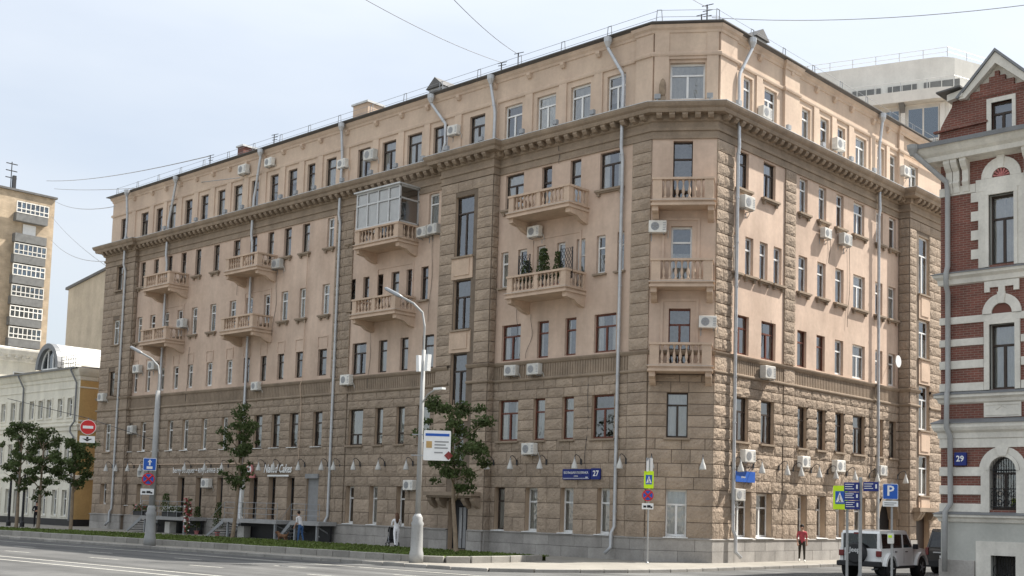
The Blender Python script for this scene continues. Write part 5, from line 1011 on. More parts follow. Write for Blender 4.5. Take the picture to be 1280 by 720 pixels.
# ------------------------------------------------------------------ trees
def tree(loc, th, cw, chh, seed, label, n_clump=62, leaf=.15, lean=0, per=75, dens=1.0):
    R_ = np.random.default_rng(seed); t = thing('lime_tree', label, 'tree', loc, 0, 'young street trees'); tr = MB(); H = th + chh
    tr.tube([(0, 0, -.15), (0, 0, .1), (lean * .3, .02, th * .5), (lean * .6, 0, th), (lean * .9, .03, th + chh * .45), (lean, 0, H * .93)], [.15, .115, .1, .088, .05, .015], 9)
    cl = []
    for k in range(13):
        z = th + chh * (.02 + .72 * k / 12); a = k * 2.4 + R_.uniform(-.4, .4); zr_ = (z - th) / chh; L = cw / 2 * (math.sin(math.pi * min(1, .22 + zr_ * .85)) * .9 + .1) * R_.uniform(.7, 1.15); ex = np.array([math.cos(a) * L, math.sin(a) * L, chh * R_.uniform(.1, .24)])
        p0 = np.array([lean * z / H, 0, z]); tr.tube([p0, p0 + ex * .5 + np.array([0, 0, .05]), p0 + ex], [.042, .026, .008], 5); cl += [(p0 + ex * R_.uniform(.35, 1.08) + R_.normal(size=3) * .16) for _ in range(n_clump // 16)]
    while len(cl) < n_clump:
        v = R_.normal(size=3); v /= np.linalg.norm(v); q = R_.random() ** .45; zc = v[2] * q; w_ = 1.0 if zc < 0 else 1 - .35 * zc
        cl.append(np.array([lean * .8 + v[0] * q * cw / 2 * w_, v[1] * q * cw / 2 * w_, th + chh * .5 + zc * chh / 2]))
    tr.build('trunk', M['bark'], t, smooth=True); lf_ = MB()
    for c in cl:
        rr = R_.uniform(.16, .42); mi = int(R_.random() < .3)
        for _ in range(int(per * (rr / .3) ** 2 * dens)):
            d = R_.normal(size=3); d /= np.linalg.norm(d); p = c + d * rr * R_.random() ** .5 * np.array([1.15, 1.15, .75]); u = R_.normal(size=3) + np.array([0, 0, -.4]); u /= np.linalg.norm(u); v = np.cross(u, R_.normal(size=3)); v /= np.linalg.norm(v) + 1e-9; s = leaf * R_.uniform(.55, 1.1)
            lf_.quad(p - u * s * .5, p - v * s * .36, p + u * s * .6, p + v * s * .36, mi)
    lf_.build('crown', [M['leaf'], M['leaf2']], t)
def at_ground(u, v, z=0): q = gd(u, v, z); return (float(q[0]), float(q[1]), z)
tree((-8.5, -5.9, .03), 2.35, 3.4, 5.2, 3, 'young lime tree in front of the stair entrance, beside the lamp post with the billboard', 74, .17, -.5)
tree((-26.9, -5.6, .04), 2.7, 2.3, 5.0, 8, 'young leaning lime tree in front of the shop decks', 46, .17, .55)
tree((-44.4, -9.85, .04), 2.2, 2.5, 4.8, 15, 'young lime tree standing furthest from the corner, beside the black posts', 48, .18)
tree((-42.6, -9.3, .04), 1.9, 2.7, 5.0, 23, 'sparse young lime tree, middle one of three before the cream house', 42, .18)
tree((-40.6, -8.2, .04), 2.3, 2.8, 4.0, 31, 'rounded young lime tree before the ochre gable wall', 48, .18)

# ------------------------------------------------------------------ sign helpers
def text_mesh(txt, size, mt, bold=0, shear=0, ext=.004, align='CENTER'):
    cu = bpy.data.curves.new('lettering', 'FONT'); cu.body = txt; cu.size = size; cu.align_x = align; cu.align_y = 'CENTER'; cu.extrude = ext; cu.offset = bold; cu.shear = shear; cu.resolution_u = 2
    o = bpy.data.objects.new('lettering', cu); COL.objects.link(o); dg = bpy.context.evaluated_depsgraph_get(); me = bpy.data.meshes.new_from_object(o.evaluated_get(dg)); bpy.data.objects.remove(o); bpy.data.curves.remove(cu); me.name = 'lettering'
    me.transform(Matrix.Rotation(math.pi / 2, 4, 'X')); me.materials.clear(); me.materials.append(M[mt]); return me
def lettering(txt, size, mt, parent, loc, **k): return obj('lettering', text_mesh(txt, size, mt, **k), parent, loc)
def disc(mb, c, r, y0, y1, n=24, mi=0): mb.prism([(c[0] + r * math.cos(t), c[1] + r * math.sin(t)) for t in np.linspace(0, 2 * math.pi, n, endpoint=False)], y0, y1, 'y', mi); return mb
def rrect(mb, x0, x1, z0, z1, r, y0, y1, mi=0):
    pts = []
    for cx, cz, a in ((x1 - r, z1 - r, 0), (x0 + r, z1 - r, 90), (x0 + r, z0 + r, 180), (x1 - r, z0 + r, 270)): pts += [(cx + r * math.cos(rad(a + t)), cz + r * math.sin(rad(a + t))) for t in (0, 30, 60, 90)]
    mb.prism(pts, y0, y1, 'y', mi); return mb
def stripes(parent, x0, x1, zs, mt='signwhite', h=.03, y=-.02):
    mb = MB()
    for z, f in zs: mb.box(x0, x0 + (x1 - x0) * f, y, y + .008, z, z + h)
    return mb.build('text_lines', M[mt], parent)
def face(p, q=None): a = math.atan2(p[1] - CP[1], p[0] - CP[0]); return a - math.pi / 2
# street name plates on the wall
o = thing('street_name_plate', 'long dark blue street name plate with white lettering on the stone wall', 'sign', (-6.53, -.12, 3.9)); rrect(MB(), -.86, .86, -.25, .25, .04, -.05, .04).build('plate', M['navy'], o); MB().box(-.8, .8, -.056, -.05, -.2, -.18).build('border', M['signwhite'], o)
lettering('БОЛЬШАЯ ПОЛЯНКА', .15, 'signwhite', o, (0, -.055, .07), bold=.001); lettering('улица', .09, 'signwhite', o, (0, -.055, -.08)); MB().box(.6, .74, -.058, -.05, -.16, -.12).build('arrow', M['signwhite'], o)
o = thing('house_number_plate', 'dark blue house number plate reading 27 beside the street name', 'sign', (-5.33, -.12, 3.92)); rrect(MB(), -.28, .28, -.26, .26, .04, -.05, .04).build('plate', M['navy'], o); lettering('27', .36, 'signwhite', o, (.03, -.055, .01), bold=.006)
o = thing('house_number_plate', 'dark blue house number plate reading 29 on the red brick house', 'sign', (12.28, -.08, 4.45)); rrect(MB(), -.22, .22, -.24, .24, .03, -.06, .06).build('plate', M['navy'], o); lettering('29', .3, 'signwhite', o, (0, -.066, 0), bold=.006)
y, z = rf(931, 596, .12); o = thing('street_name_plate', 'blue street plate on the sunlit wall round the corner, under the air conditioner', 'sign', (.12, y, z), math.pi / 2); rrect(MB(), -.8, .8, -.25, .25, .04, -.05, .04).build('plate', M['blue'], o)
lettering('улица', .12, 'signwhite', o, (-.2, -.055, -.02)); 
# shop fascia letters
xa, xb = float(Xat(219, 4.2)), float(Xat(276, 4.2)); o = thing('flower_shop_sign', 'white letters of the flower shop sign on the stone wall', 'sign', ((xa + xb) / 2, -.16, 4.2)); me = lettering('berry bouquet • клубника в', .56, 'signwhite', o, (0, 0, 0), bold=.0); bpy.context.view_layer.update(); me.scale.x = (xb - xa) / max(me.dimensions.x, .1); MB().box(-2.5, 2.5, .0, .06, -.04, .0).build('rail', M['steel'], o)
xa, xb = float(Xat(332, 4.1)), float(Xat(367, 4.1)); o = thing('cake_shop_sign', 'white slanted script letters of the cake shop sign above the metal deck', 'sign', ((xa + xb) / 2, -.16, 4.15)); me = lettering('Naked Cakes', .72, 'signwhite', o, (0, 0, .1), bold=.012, shear=.35); bpy.context.view_layer.update(); me.scale.x = (xb - xa) / max(me.dimensions.x, .1); MB().box(-1.0, 1.2, -.02, .02, -.36, -.26).build('underline', M['signwhite'], o); MB().box(-1.2, 1.2, .0, .1, -.02, .02).build('rail', M['steel'], o)
xa = float(Xat(314.5, 4.1)); o = thing('cake_shop_emblem', 'round pink cake-shaped emblem beside the white script letters', 'sign', (xa, -.16, 4.1)); disc(MB(), (0, .1), .38, -.04, .05).build('badge', M['flowerpink'], o); MB().box(-.6, .6, -.06, .05, -.4, -.18).build('ribbon', M['flowerpink'], o); disc(MB(), (0, .12), .26, -.055, -.041).build('centre', M['signwhite'], o); disc(MB(), (0, .14), .12, -.065, -.056).build('figure', M['redbrown'], o)

# ------------------------------------------------------------------ lamp posts
def lamppost(loc, H, rb, cr, label, arm_pts, base_h=1.9, mt='polegrey'):
    o = thing('lamp_post', label, 'lamp post', loc, 0, 'street lamp posts'); MB().lathe([(rb * 1.15, 0), (rb * 1.15, .35), (rb * 1.0, .5), (rb * .93, base_h * .75), (rb * 1.05, base_h * .8), (rb * .8, base_h * .86), (rb * .85, base_h * .92), (cr * 1.1, base_h)], 16).build('base', M[mt], o, smooth=True)
    MB().lathe([(cr, base_h - .05), (cr * .9, H * .6), (cr * .75, H)], 14).build('column', M[mt], o, smooth=True); MB().tube(arm_pts, .045, 6).build('arm', M[mt], o)
    a, b = np.array(arm_pts[-2], float), np.array(arm_pts[-1], float); d = (b - a) / np.linalg.norm(b - a); MB().tube([b - d * .1, b + d * .2, b + d * .95, b + d * 1.05], [.045, .085, .075, .03], 8).build('lamp_head', M['steel'], o, smooth=True)
    return o
LR = (-4.7, -11.55, .0); LL = (-21.9, -13.25, 0)
po = lamppost(LR, 8.35, .24, .105, 'pale grey lamp post with flared base and billboard, on the lawn kerb near the corner', [(0, 0, 8.2), (.0, 0, 9.3), (-.15, .0, 9.85), (-.6, -.1, 10.25), (-1.35, -.15, 10.6)])
MB().tube([(0, 0, 6.2), (.3, 0, 6.55), (.7, 0, 6.72), (.85, 0, 6.75)], .03, 6).build('side_arm', M['polegrey'], po); MB().box(.75, 1.25, -.1, .1, 6.72, 6.8).build('side_lamp', M['white'], po)
for x in (-.22, .22): MB().prism([(-.08, 7.5), (.1, 7.5), (.14, 8.15), (-.02, 8.15)] if x > 0 else [(-.1, 7.5), (.08, 7.5), (.02, 8.15), (-.14, 8.15)], -.08 , .1, 'y').build('antenna_panel', M['white'], po, (x, 0, 0))
pl = lamppost(LL, 7.4, .24, .14, 'grey lamp post carrying blue traffic signs, in front of the flower shop', [(0, 0, 7.3), (.02, 0, 8.2), (-.1, 0, 8.6), (-.7, -.05, 9.0), (-1.65, -.1, 9.35)])
bb = thing('billboard', 'square white notice panel with blue header mounted on the lamp post', 'billboard', (LR[0] + .98, LR[1], 4.55), face((LR[0], LR[1]))); rrect(MB(), -.52, .52, -.58, .58, .04, -.06, .06).build('panel', M['signwhite'], bb); MB().box(-.46, .46, -.07, -.06, .36, .46).build('header', M['blue'], bb); stripes(bb, -.1, .44, [(.12, 1), (.0, .8), (-.12, .95), (-.3, .6)], 'greyframe', .05, -.07); MB().box(-.42, -.2, -.07, -.06, -.1, .16).build('picture', M['ochre'], bb); MB().prism([(.45, -.55), (.62, -.38), (.45, -.21), (.28, -.38)], -.09, -.065, 'y').build('diamond', M['flowerred'], bb)
for z in (-.4, .4): MB().box(-.98, -.5, -.02, .02, z - .02, z + .02).build('clamp', M['steel'], bb)
fa = face(LL)
def nostop(mb_parent, c, r, y=-.03):
    disc(MB(), c, r, y, y + .02).build('rim', M['red'], mb_parent); disc(MB(), c, r * .82, y - .006, y - .001).build('field', M['blue'], mb_parent)
    for s in (1, -1): MB().tube([(c[0] - .58 * r, y - .012, c[1] - .58 * r * s), (c[0] + .58 * r, y - .012, c[1] + .58 * r * s)], .045 * r / .3, 4).build('cross_bar', M['red'], mb_parent)
def truck_plate(par, x0, x1, z0, z1):
    rrect(MB(), x0, x1, z0, z1, .02, -.03, -.01).build('plate', M['signwhite'], par); w_ = x1 - x0; m_ = MB(); m_.box(x0 + w_ * .12, x0 + w_ * .38, -.04, -.03, z0 + .07, z0 + .16); m_.box(x0 + w_ * .45, x0 + w_ * .75, -.04, -.03, z0 + .07, z0 + .18); m_.box(x0 + w_ * .76, x0 + w_ * .9, -.04, -.03, z0 + .05, z0 + .13); m_.build('symbol', M['black'], par)
o = thing('traffic_sign', 'square blue traffic sign with white arrow on the grey lamp post', 'traffic sign', (LL[0] + .15, LL[1] - .3, 3.85), fa); rrect(MB(), -.3, .3, -.3, .3, .05, -.02, .0).build('plate', M['signwhite'], o); rrect(MB(), -.275, .275, -.275, .275, .04, -.03, -.02).build('field', M['blue'], o); m_ = MB(); m_.box(-.035, .035, -.036, -.03, -.05, .16); m_.prism([(-.1, .1), (0, .24), (.1, .1)], -.036, -.03, 'y'); m_.box(-.13, .13, -.036, -.03, -.22, -.1); m_.build('symbol', M['signwhite'], o); MB().box(-.03, .03, .0, .12, -.3, .3).build('bracket', M['steel'], o)
o = thing('traffic_sign', 'round no-stopping sign with red cross on blue, on the grey lamp post', 'traffic sign', (LL[0] + .1, LL[1] - .3, 3.15), fa); nostop(o, (0, 0), .29); MB().box(-.03, .03, -.005, .12, -.25, .25).build('bracket', M['steel'], o)
o = thing('traffic_sign', 'small white tow-truck plate under the no-stopping sign on the lamp post', 'traffic sign', (LL[0] + .05, LL[1] - .3, 2.55), fa); truck_plate(o, -.3, .3, -.14, .14); MB().box(-.03, .03, -.01, .12, -.1, .1).build('bracket', M['steel'], o)
# no entry sign on its span wire
sp0 = np.array([LL[0], LL[1], 5.0]); q = CP + wd(110, 534) * 56 / (CR[2] @ wd(110, 534)); wr = MB().tube([sp0, np.array([q[0], q[1], q[2] + .42]), q + (q - sp0) * 1.2 + np.array([0, 0, .6])], .014, 4).build('span_wire', M['dark']); tag(wr, 'thin span wire from the grey lamp post carrying the no-entry sign', 'wire')
o = thing('traffic_sign', 'round red no-entry sign with white bar hanging over the road', 'traffic sign', tuple(q), face(q)); disc(MB(), (0, 0), .36, -.02, .02).build('rim', M['signwhite'], o); disc(MB(), (0, 0), .335, -.03, -.021).build('disc', M['red'], o); MB().box(-.23, .23, -.038, -.03, -.065, .065).build('bar', M['signwhite'], o); MB().box(-.02, .02, 0, .03, .3, .45).build('hanger', M['steel'], o)
o = thing('traffic_sign', 'white plate with black down arrow under the no-entry sign', 'traffic sign', (q[0], q[1], q[2] - .58), face(q)); rrect(MB(), -.34, .34, -.16, .16, .02, -.02, .02).build('plate', M['signwhite'], o); m_ = MB(); m_.box(-.05, .05, -.03, -.02, 0, .12); m_.prism([(-.22, .03), (0, -.1), (.22, .03), (.1, .03), (0, -.02), (-.1, .03)], -.03, -.02, 'y'); m_.build('arrow', M['black'], o); MB().box(-.02, .02, 0, .03, .1, .3).build('hanger', M['steel'], o)

# crossing sign at the corner
def signpost(loc, h, label, r=.035, mt='polegrey'):
    o = thing('sign_post', label, 'post', loc); MB().tube([(0, 0, -.1), (0, 0, h)], r, 8).build('pole', M[mt], o); MB().lathe([(r * 2, -.05), (r * 2, .03), (r * 1.2, .06)], 10).build('foot', M['steel'], o); return o
def crossing(loc, rz, label, w_=.42, h=.75):
    o = thing('crossing_sign', label, 'traffic sign', loc, rz, 'lime bordered crossing signs'); rrect(MB(), -w_ / 2, w_ / 2, -h / 2, h / 2, .03, -.04, -.01).build('border', M['lime'], o); MB().box(-w_ * .33, w_ * .33, -.05, -.04, -h * .27, h * .27).build('field', M['blue'], o)
    MB().prism([(-w_ * .28, -h * .2), (w_ * .28, -h * .2), (0, h * .23)], -.058, -.05, 'y').build('triangle', M['signwhite'], o); m_ = MB(); m_.tube([(-.02, -.062, .02), (.01, -.062, -.08), (-.05, -.062, -.14)], .012, 4); m_.tube([(.01, -.062, -.08), (.05, -.062, -.14)], .012, 4); m_.ball((0, -.062, .05), .02, 6); m_.build('walker', M['black'], o); MB().box(-.05, .05, -.012, .02, -.3, .3).build('clamp', M['steel'], o)
cp_ = (-1.05, -1.6, 0); fc = face(cp_); signpost(cp_, 4.55, 'thin grey post at the stone corner carrying the lime crossing sign'); crossing((cp_[0] + .03, cp_[1] - .05, 3.6), fc + .12, 'lime-bordered pedestrian crossing sign on the thin post by the corner bay')
o = thing('traffic_sign', 'small no-stopping disc under the corner crossing sign', 'traffic sign', (cp_[0], cp_[1] - .05, 2.92), fc); nostop(o, (0, 0), .25); MB().box(-.03, .03, -.01, .02, -.2, .2).build('clamp', M['steel'], o)
o = thing('traffic_sign', 'small white tow-truck plate lowest on the corner sign post', 'traffic sign', (cp_[0], cp_[1] - .05, 2.45), fc); truck_plate(o, -.25, .25, -.13, .13); MB().box(-.03, .03, -.01, .02, -.1, .1).build('clamp', M['steel'], o)
o = thing('traffic_sign', 'grey back of a sign turned away above the corner crossing sign', 'traffic sign', (cp_[0], cp_[1] + .02, 4.25), fc + 1.1); rrect(MB(), -.3, .3, -.3, .3, .04, -.01, .01).build('plate', M['signgrey'], o); MB().box(-.03, .03, -.04, -.01, -.25, .25).build('clamp', M['steel'], o)
# posts on the red house pavement
def at_u(u, y, z=0): return (float(Xat(u, z, y)), y, z)
pw = at_u(1075, -8.6); fw_ = face(pw); signpost(pw, 3.45, 'grey post of the blue wayfinding signs by the parked off-roader', .055)
def wayfind(u0, u1, v0, v1, label, n):
    x0, z0 = lf(u0, v1, pw[1] - .1); x1, z1 = lf(u1, v0, pw[1] - .1); w_ = (x1 - x0) * .97; h = z1 - z0; o = thing('wayfinding_sign', label, 'sign', ((x0 + x1) / 2, pw[1] - .1, (z0 + z1) / 2), 0, 'blue wayfinding boards'); MB().bev(-w_ / 2, w_ / 2, -.02, .02, -h / 2, h / 2, .006).build('board', M['navy'], o); stripes(o, -w_ * .42, w_ * .2, [(h * (.25 - .24 * i), .95 - .17 * (i % 2)) for i in range(n)], 'signwhite', .02, -.03); MB().box(w_ * .32, w_ * .42, -.03, -.02, -h * .2, h * .25).build('pictogram', M['signwhite'], o); MB().box(-w_ / 2 - .02, -w_ / 2 + .05, .02, .06, -h * .3, h * .3).build('clamp', M['steel'], o)
wayfind(1055, 1074.5, 603, 614.5, 'dark blue wayfinding board, topmost beside the lime crossing sign', 3); wayfind(1055, 1074.5, 615.5, 625, 'dark blue wayfinding board, middle one of three', 3); wayfind(1056, 1075, 626, 636.5, 'dark blue wayfinding board with white square, lowest of three', 3); wayfind(1079, 1098.5, 602.5, 614, 'dark blue wayfinding board pointing towards the red brick house', 3)
pc_ = at_u(1058.5, -7.9); signpost(pc_, 3.2, 'grey post of the lime crossing sign beside the wayfinding signs', .045); x_, z_ = lf(1052, 622, -7.95); crossing((float(x_), -8.0, float(z_)), -.15, 'lime-bordered crossing sign half hidden behind the wayfinding boards', .55, .76)
pp = at_u(1114.5, -8.3); signpost(pp, 3.3, 'thin grey post of the parking sign before the off-roader', .035)
x_, z_ = lf(1113, 614.5, -8.36); o = thing('parking_sign', 'square blue parking sign with white P before the side street', 'traffic sign', (float(x_), -8.36, float(z_)), face(pp)); rrect(MB(), -.23, .23, -.24, .24, .03, -.02, -.0).build('plate', M['signwhite'], o); rrect(MB(), -.215, .215, -.225, .225, .03, -.028, -.02).build('field', M['blue'], o); lettering('P', .44, 'signwhite', o, (0, -.032, .01), bold=.008)
o = thing('traffic_sign', 'small white plate under the parking sign', 'traffic sign', (float(x_), -8.36, float(z_) - .37), face(pp)); rrect(MB(), -.23, .23, -.09, .09, .01, -.02, 0).build('plate', M['signwhite'], o); stripes(o, -.18, .18, [(.01, 1), (-.05, .8)], 'greyframe', .025, -.028)
o = thing('post_box', 'small pale box strapped low on the parking sign post', 'box', (pp[0], pp[1] - .05, 1.58)); rrect(MB(), -.09, .09, -.16, .16, .02, -.06, .02).build('case', M['acw'], o); MB().box(-.06, .06, -.066, -.06, .02, .1).build('label', M['lime'], o)
for u, l in ((12, 'black iron post at the cream house, further from the corner'), (29, 'black iron post at the cream house, nearer the gable')):
    x = float(Xat(u, 1.5, -5)); o = thing('iron_post', l, 'post', (x, -5, 0), 0, 'black posts by the cream house'); MB().lathe([(.16, 0), (.16, .3), (.09, .45), (.075, 3.6), (.1, 3.65), (.02, 3.8)], 10).build('shaft', M['black'], o)

# ------------------------------------------------------------------ shop decks, planters, flowers
def deck(x0, x1, dpt, zf, label, stair, rail=True, nst=6):
    o = thing('entrance_deck', label, 'deck', ((x0 + x1) / 2, 0, 0)); c = (x0 + x1) / 2; a, b = x0 - c, x1 - c; MB().box(a, b, -dpt, -.12, zf - .22, zf).build('platform', M['concrete'], o)
    MB().box(a + .1, b - .1, -.5, -.35, 0, zf - .23).build('underdeck_shade', M['black'], o)  # added black panel standing in for the shaded void under the deck
    if stair:
        e = a; sg = -1
        for i in range(nst): MB().box(e + sg * .3 * (i + 1), e + sg * .3 * i, -dpt + .05, -.2, zf - (i + 1) * zf / (nst + 1) - .06, zf - (i + 1) * zf / (nst + 1)).build('step', M['concrete'], o)
        for yy in (-dpt, -.2): MB().prism([(e, zf), (e, zf - .3), (e + sg * .3 * nst, -.05), (e + sg * (.3 * nst + .25), -.05)], yy, yy + .06, 'y').build('stringer', M['steel'], o)
    for x in (a + .3, b - .3): MB().box(x - .06, x + .06, -dpt + .1, -dpt + .22, 0, zf - .22).build('support', M['steel'], o); MB().tube([(x, -dpt + .2, zf - .3), (x, -.2, .35)], .04, 5).build('brace', M['steel'], o)
    if rail:
        k = max(2, int((b - a) / 1.0))
        for i in range(k + 1): x = a + (b - a) * i / k; MB().tube([(x, -dpt + .05, zf), (x, -dpt + .05, zf + 1)], .016, 5).build('rail_post', M['steel'], o)
        for z in (.33, .66, 1.0): MB().tube([(a, -dpt + .05, zf + z), (b, -dpt + .05, zf + z)], .014, 5).build('handrail', M['steel'], o)
        MB().tube([(a, -dpt + .05, zf + 1), (a - .3 * nst, -dpt + .05, 1.0)], .014, 5).build('handrail', M['steel'], o)
    return o
d1 = (float(Xat(196, 1, -1.7)), float(Xat(231, 1, -1.7))); d2 = (float(Xat(279, 1, -1.7)), float(Xat(345, 1, -1.7))); d3 = (float(Xat(357, 1, -1.7)), float(Xat(396, 1, -1.5)))
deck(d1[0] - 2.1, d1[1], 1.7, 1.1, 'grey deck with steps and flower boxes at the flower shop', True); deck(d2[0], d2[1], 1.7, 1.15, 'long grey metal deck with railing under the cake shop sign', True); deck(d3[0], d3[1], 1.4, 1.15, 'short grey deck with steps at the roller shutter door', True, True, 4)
tag(MB().box(-.06, .06, -.06, .06, 0, 2.55).build("deck_pillar", M["white"], None, (float(Xat(301, 2, -1.5)), -1.5, 1.15)), "white square pillar standing on the long metal deck", "pillar")

def flowerbox(loc, L, label, mt):
    o = thing('flower_box', label, 'planter', loc, 0, 'flower boxes on the deck'); MB().bev(-L / 2, L / 2, -.15, .15, 0, .3, .02).build('box', M['dark'], o); lv, fw = MB(), MB()
    for _ in range(int(260 * L)):
        p = np.array([random.uniform(-L / 2, L / 2), random.uniform(-.2, .2), .3 + random.random() ** 1.5 * .42]); u = rng.normal(size=3); u /= np.linalg.norm(u); v = np.cross(u, rng.normal(size=3)); v /= np.linalg.norm(v); s = .07
        (fw if random.random() < .22 else lv).quad(p - u * s, p - v * s * .7, p + u * s, p + v * s * .7)
    lv.build('foliage', M['leaf2'], o); fw.build('blossom', M[mt], o)
y_ = -1.45
flowerbox((float(Xat(175.5, 1.3, y_)), y_, 1.1), 1.5, 'flower box with pinkish red blossom at the head of the deck steps', 'flowerpink'); flowerbox((float(Xat(187, 1.3, y_)), y_, 1.1), 1.2, 'leafy flower box left of the grey lamp post', 'flowerred'); flowerbox((float(Xat(214, 1.3, y_)), y_, 1.1), 1.9, 'leafy flower box right of the grey lamp post', 'flowerwhite')
shrub('potted_bush', 'tall potted bush with reddish flowers on the flower shop deck', 'plant', (float(Xat(207, 1.5, -1)), -1.0, 1.1), .4, 1.3, 330, 'leaf2'); shrub('potted_bush', 'round clipped bush in a pot at the flower shop window', 'plant', (float(Xat(247, 1.5, -.6)), -.6, .0), .38, 1.6, 320, 'leaf'); shrub('potted_bush', 'dark potted bush at the foot of the metal deck steps', 'plant', (float(Xat(273, 1.5, -.7)), -.7, .0), .36, 1.9, 320, 'leaf')
x = float(Xat(234, 1, -2.0)); o = thing('flower_column', 'tall column of red and white flowers at the flower shop', 'flowers', (x, -2.0, 0)); MB().tube([(0, 0, 0), (.05, 0, 2.4)], .05, 6).build('stem', M['bark'], o)
for mt, n_ in (('flowerred', 44), ('flowerwhite', 16), ('flowerpink', 20), ('leaf', 46)):
    mb = MB()
    for _ in range(n_): a = random.uniform(0, 6.28); z = random.uniform(.15, 2.3); r_ = (.12 + .18 * z / 2.4) * random.uniform(.5, 1); mb.ball((r_ * math.cos(a), r_ * math.sin(a), z), random.uniform(.05, .1), 7, j=.15)
    mb.build('blossom' if mt != 'leaf' else 'leaves', M[mt], o)
tag(MB().bev(-.3, .3, -.25, .25, 0, .75, .02).build('utility_cabinet', M['acw'], None, (float(Xat(213, .4, -1.0)), -1.0, 0)), 'pale utility cabinet under the flower shop deck', 'cabinet'); tag(MB().bev(-.35, .35, -.25, .25, 0, .7, .02).build('utility_cabinet', M['acw'], None, (float(Xat(305, .4, -.8)), -.8, 0)), 'pale utility cabinet under the long metal deck', 'cabinet')
# rope-edge concrete stones along the lawn (low concrete wheel stops)
for i, u in enumerate((122, 148, 176, 205, 231)):
    q = gd(u + 6, 666.5, .05); tag(MB().bev(-.9, .9, -.1, .1, 0, .16, .03).build('concrete_bar', M['concrete'], None, (float(Xat(u + 6, .05, -7.4)), -7.4, 0)), 'low concrete bar between lawn and pavement, ' + ORD[i] + ' from the cream house', 'kerb bar', 'low concrete bars')

# ------------------------------------------------------------------ people
def figure(name, label, loc, rz, J, mats, scale=1, hair=None, cat='person', extra=None):
    # J: joint -> (x, y, z, radius, region); edges by name; facing -Y
    names = list(J); E_ = []
    def e(*c): E_.extend(zip(c[:-1], c[1:]))
    e('pelvis', 'waist', 'chest', 'neckb', 'neck', 'chin', 'head', 'crown')
    for s in 'lr':
        e('pelvis', 'hip' + s, 'knee' + s, 'ankle' + s, 'toe' + s); e('chest', 'sh' + s, 'elb' + s, 'wri' + s, 'palm' + s)
    me = bpy.data.meshes.new('rig'); fing = []
    for s in 'lr':
        w_ = np.array(J['wri' + s][:3]); p = np.array(J['palm' + s][:3]); d = (p - w_) / np.linalg.norm(p - w_); sd_ = np.cross(d, [0, 1, .2]); sd_ /= np.linalg.norm(sd_); cu = np.cross(sd_, d)
        for k, (off, ln) in enumerate(((-.03, .062), (-.01, .075), (.01, .07), (.03, .055), (.045, .05))):
            nm = f'f{s}{k}'; b_ = p + sd_ * off + d * (.0 if k < 4 else -.045); t1 = b_ + d * ln * .55 + (sd_ * .02 if k == 4 else 0); t2 = t1 + d * ln * .45 - cu * .02
            J[nm + 'a'] = (*t1, .0085, 'skin'); J[nm + 'b'] = (*t2, .007, 'skin'); e('palm' + s, nm + 'a', nm + 'b')
    names = list(J); ix = {n_: i for i, n_ in enumerate(names)}
    me.from_pydata([tuple(c * scale for c in J[n_][:3]) for n_ in names], [(ix[a], ix[b]) for a, b in E_], []); ob = bpy.data.objects.new('rig', me); COL.objects.link(ob)
    md = ob.modifiers.new('skin', 'SKIN'); md.use_smooth_shade = True; sv = me.skin_vertices[0].data
    for n_ in names:
        r_ = J[n_][3]; r_ = r_ if hasattr(r_, '__len__') else (r_, r_); sv[ix[n_]].radius = (r_[0] * scale, r_[1] * scale)
    sv[ix['pelvis']].use_root = True; sb = ob.modifiers.new('sub', 'SUBSURF'); sb.levels = 1; sb.render_levels = 1
    dg = bpy.context.evaluated_depsgraph_get(); m2 = bpy.data.meshes.new_from_object(ob.evaluated_get(dg)); bpy.data.objects.remove(ob); m2.name = 'body'
    regs = list(mats); m2.materials.clear(); [m2.materials.append(mats[k]) for k in regs]
    segs = [(np.array(J[a][:3]) * scale, np.array(J[b][:3]) * scale, J[b][4]) for a, b in E_]
    A0 = np.array([s_[0] for s_ in segs]); B0 = np.array([s_[1] for s_ in segs]); D0 = B0 - A0; LL_ = (D0 ** 2).sum(1) + 1e-9
    for p in m2.polygons:
        c = np.array(p.center); t_ = np.clip(((c - A0) * D0).sum(1) / LL_, 0, 1); dd = ((A0 + D0 * t_[:, None] - c) ** 2).sum(1); p.material_index = regs.index(segs[int(dd.argmin())][2]); p.use_smooth = True
    t = thing(name, label, cat, loc, rz); obj('body', m2, t); h = np.array(J['head'][:3]) * scale; k = scale
    fc_ = MB(); 
    for s in (-1, 1): fc_.ball((h[0] + s * .032 * k, h[1] - .088 * k, h[2] + .0 * k), .011 * k, 6)
    fc_.box(h[0] - .022 * k, h[0] + .022 * k, h[1] - .089 * k, h[1] - .08 * k, h[2] - .066 * k, h[2] - .058 * k); fc_.build('eyes_and_mouth', M['darkhair'], t)
    ns = MB(); ns.prism([(h[1] - .085 * k, h[2] + .005 * k), (h[1] - .115 * k, h[2] - .03 * k), (h[1] - .085 * k, h[2] - .038 * k)], h[0] - .012 * k, h[0] + .012 * k, 'x'); [ns.ball((h[0] + s * .085 * k, h[1] + .005 * k, h[2] - .01 * k), (.012 * k, .022 * k, .032 * k), 6) for s in (-1, 1)]; ns.build('nose_and_ears', mats['skin'], t)
    if hair:
        mt, long_ = hair; hm = MB(); hm.ball((h[0], h[1] + .018 * k, h[2] + .035 * k), (.096 * k, .1 * k, .1 * k), 12)
        if long_: hm.tube([(h[0], h[1] + .07 * k, h[2] + .03 * k), (h[0], h[1] + .11 * k, h[2] - .1 * k), (h[0], h[1] + .13 * k, h[2] - .3 * k), (h[0], h[1] + .12 * k, h[2] - .42 * k)], [.09 * k, .1 * k, .085 * k, .03 * k], 8)
        hm.build('hair', M[mt], t, smooth=True)
    return t
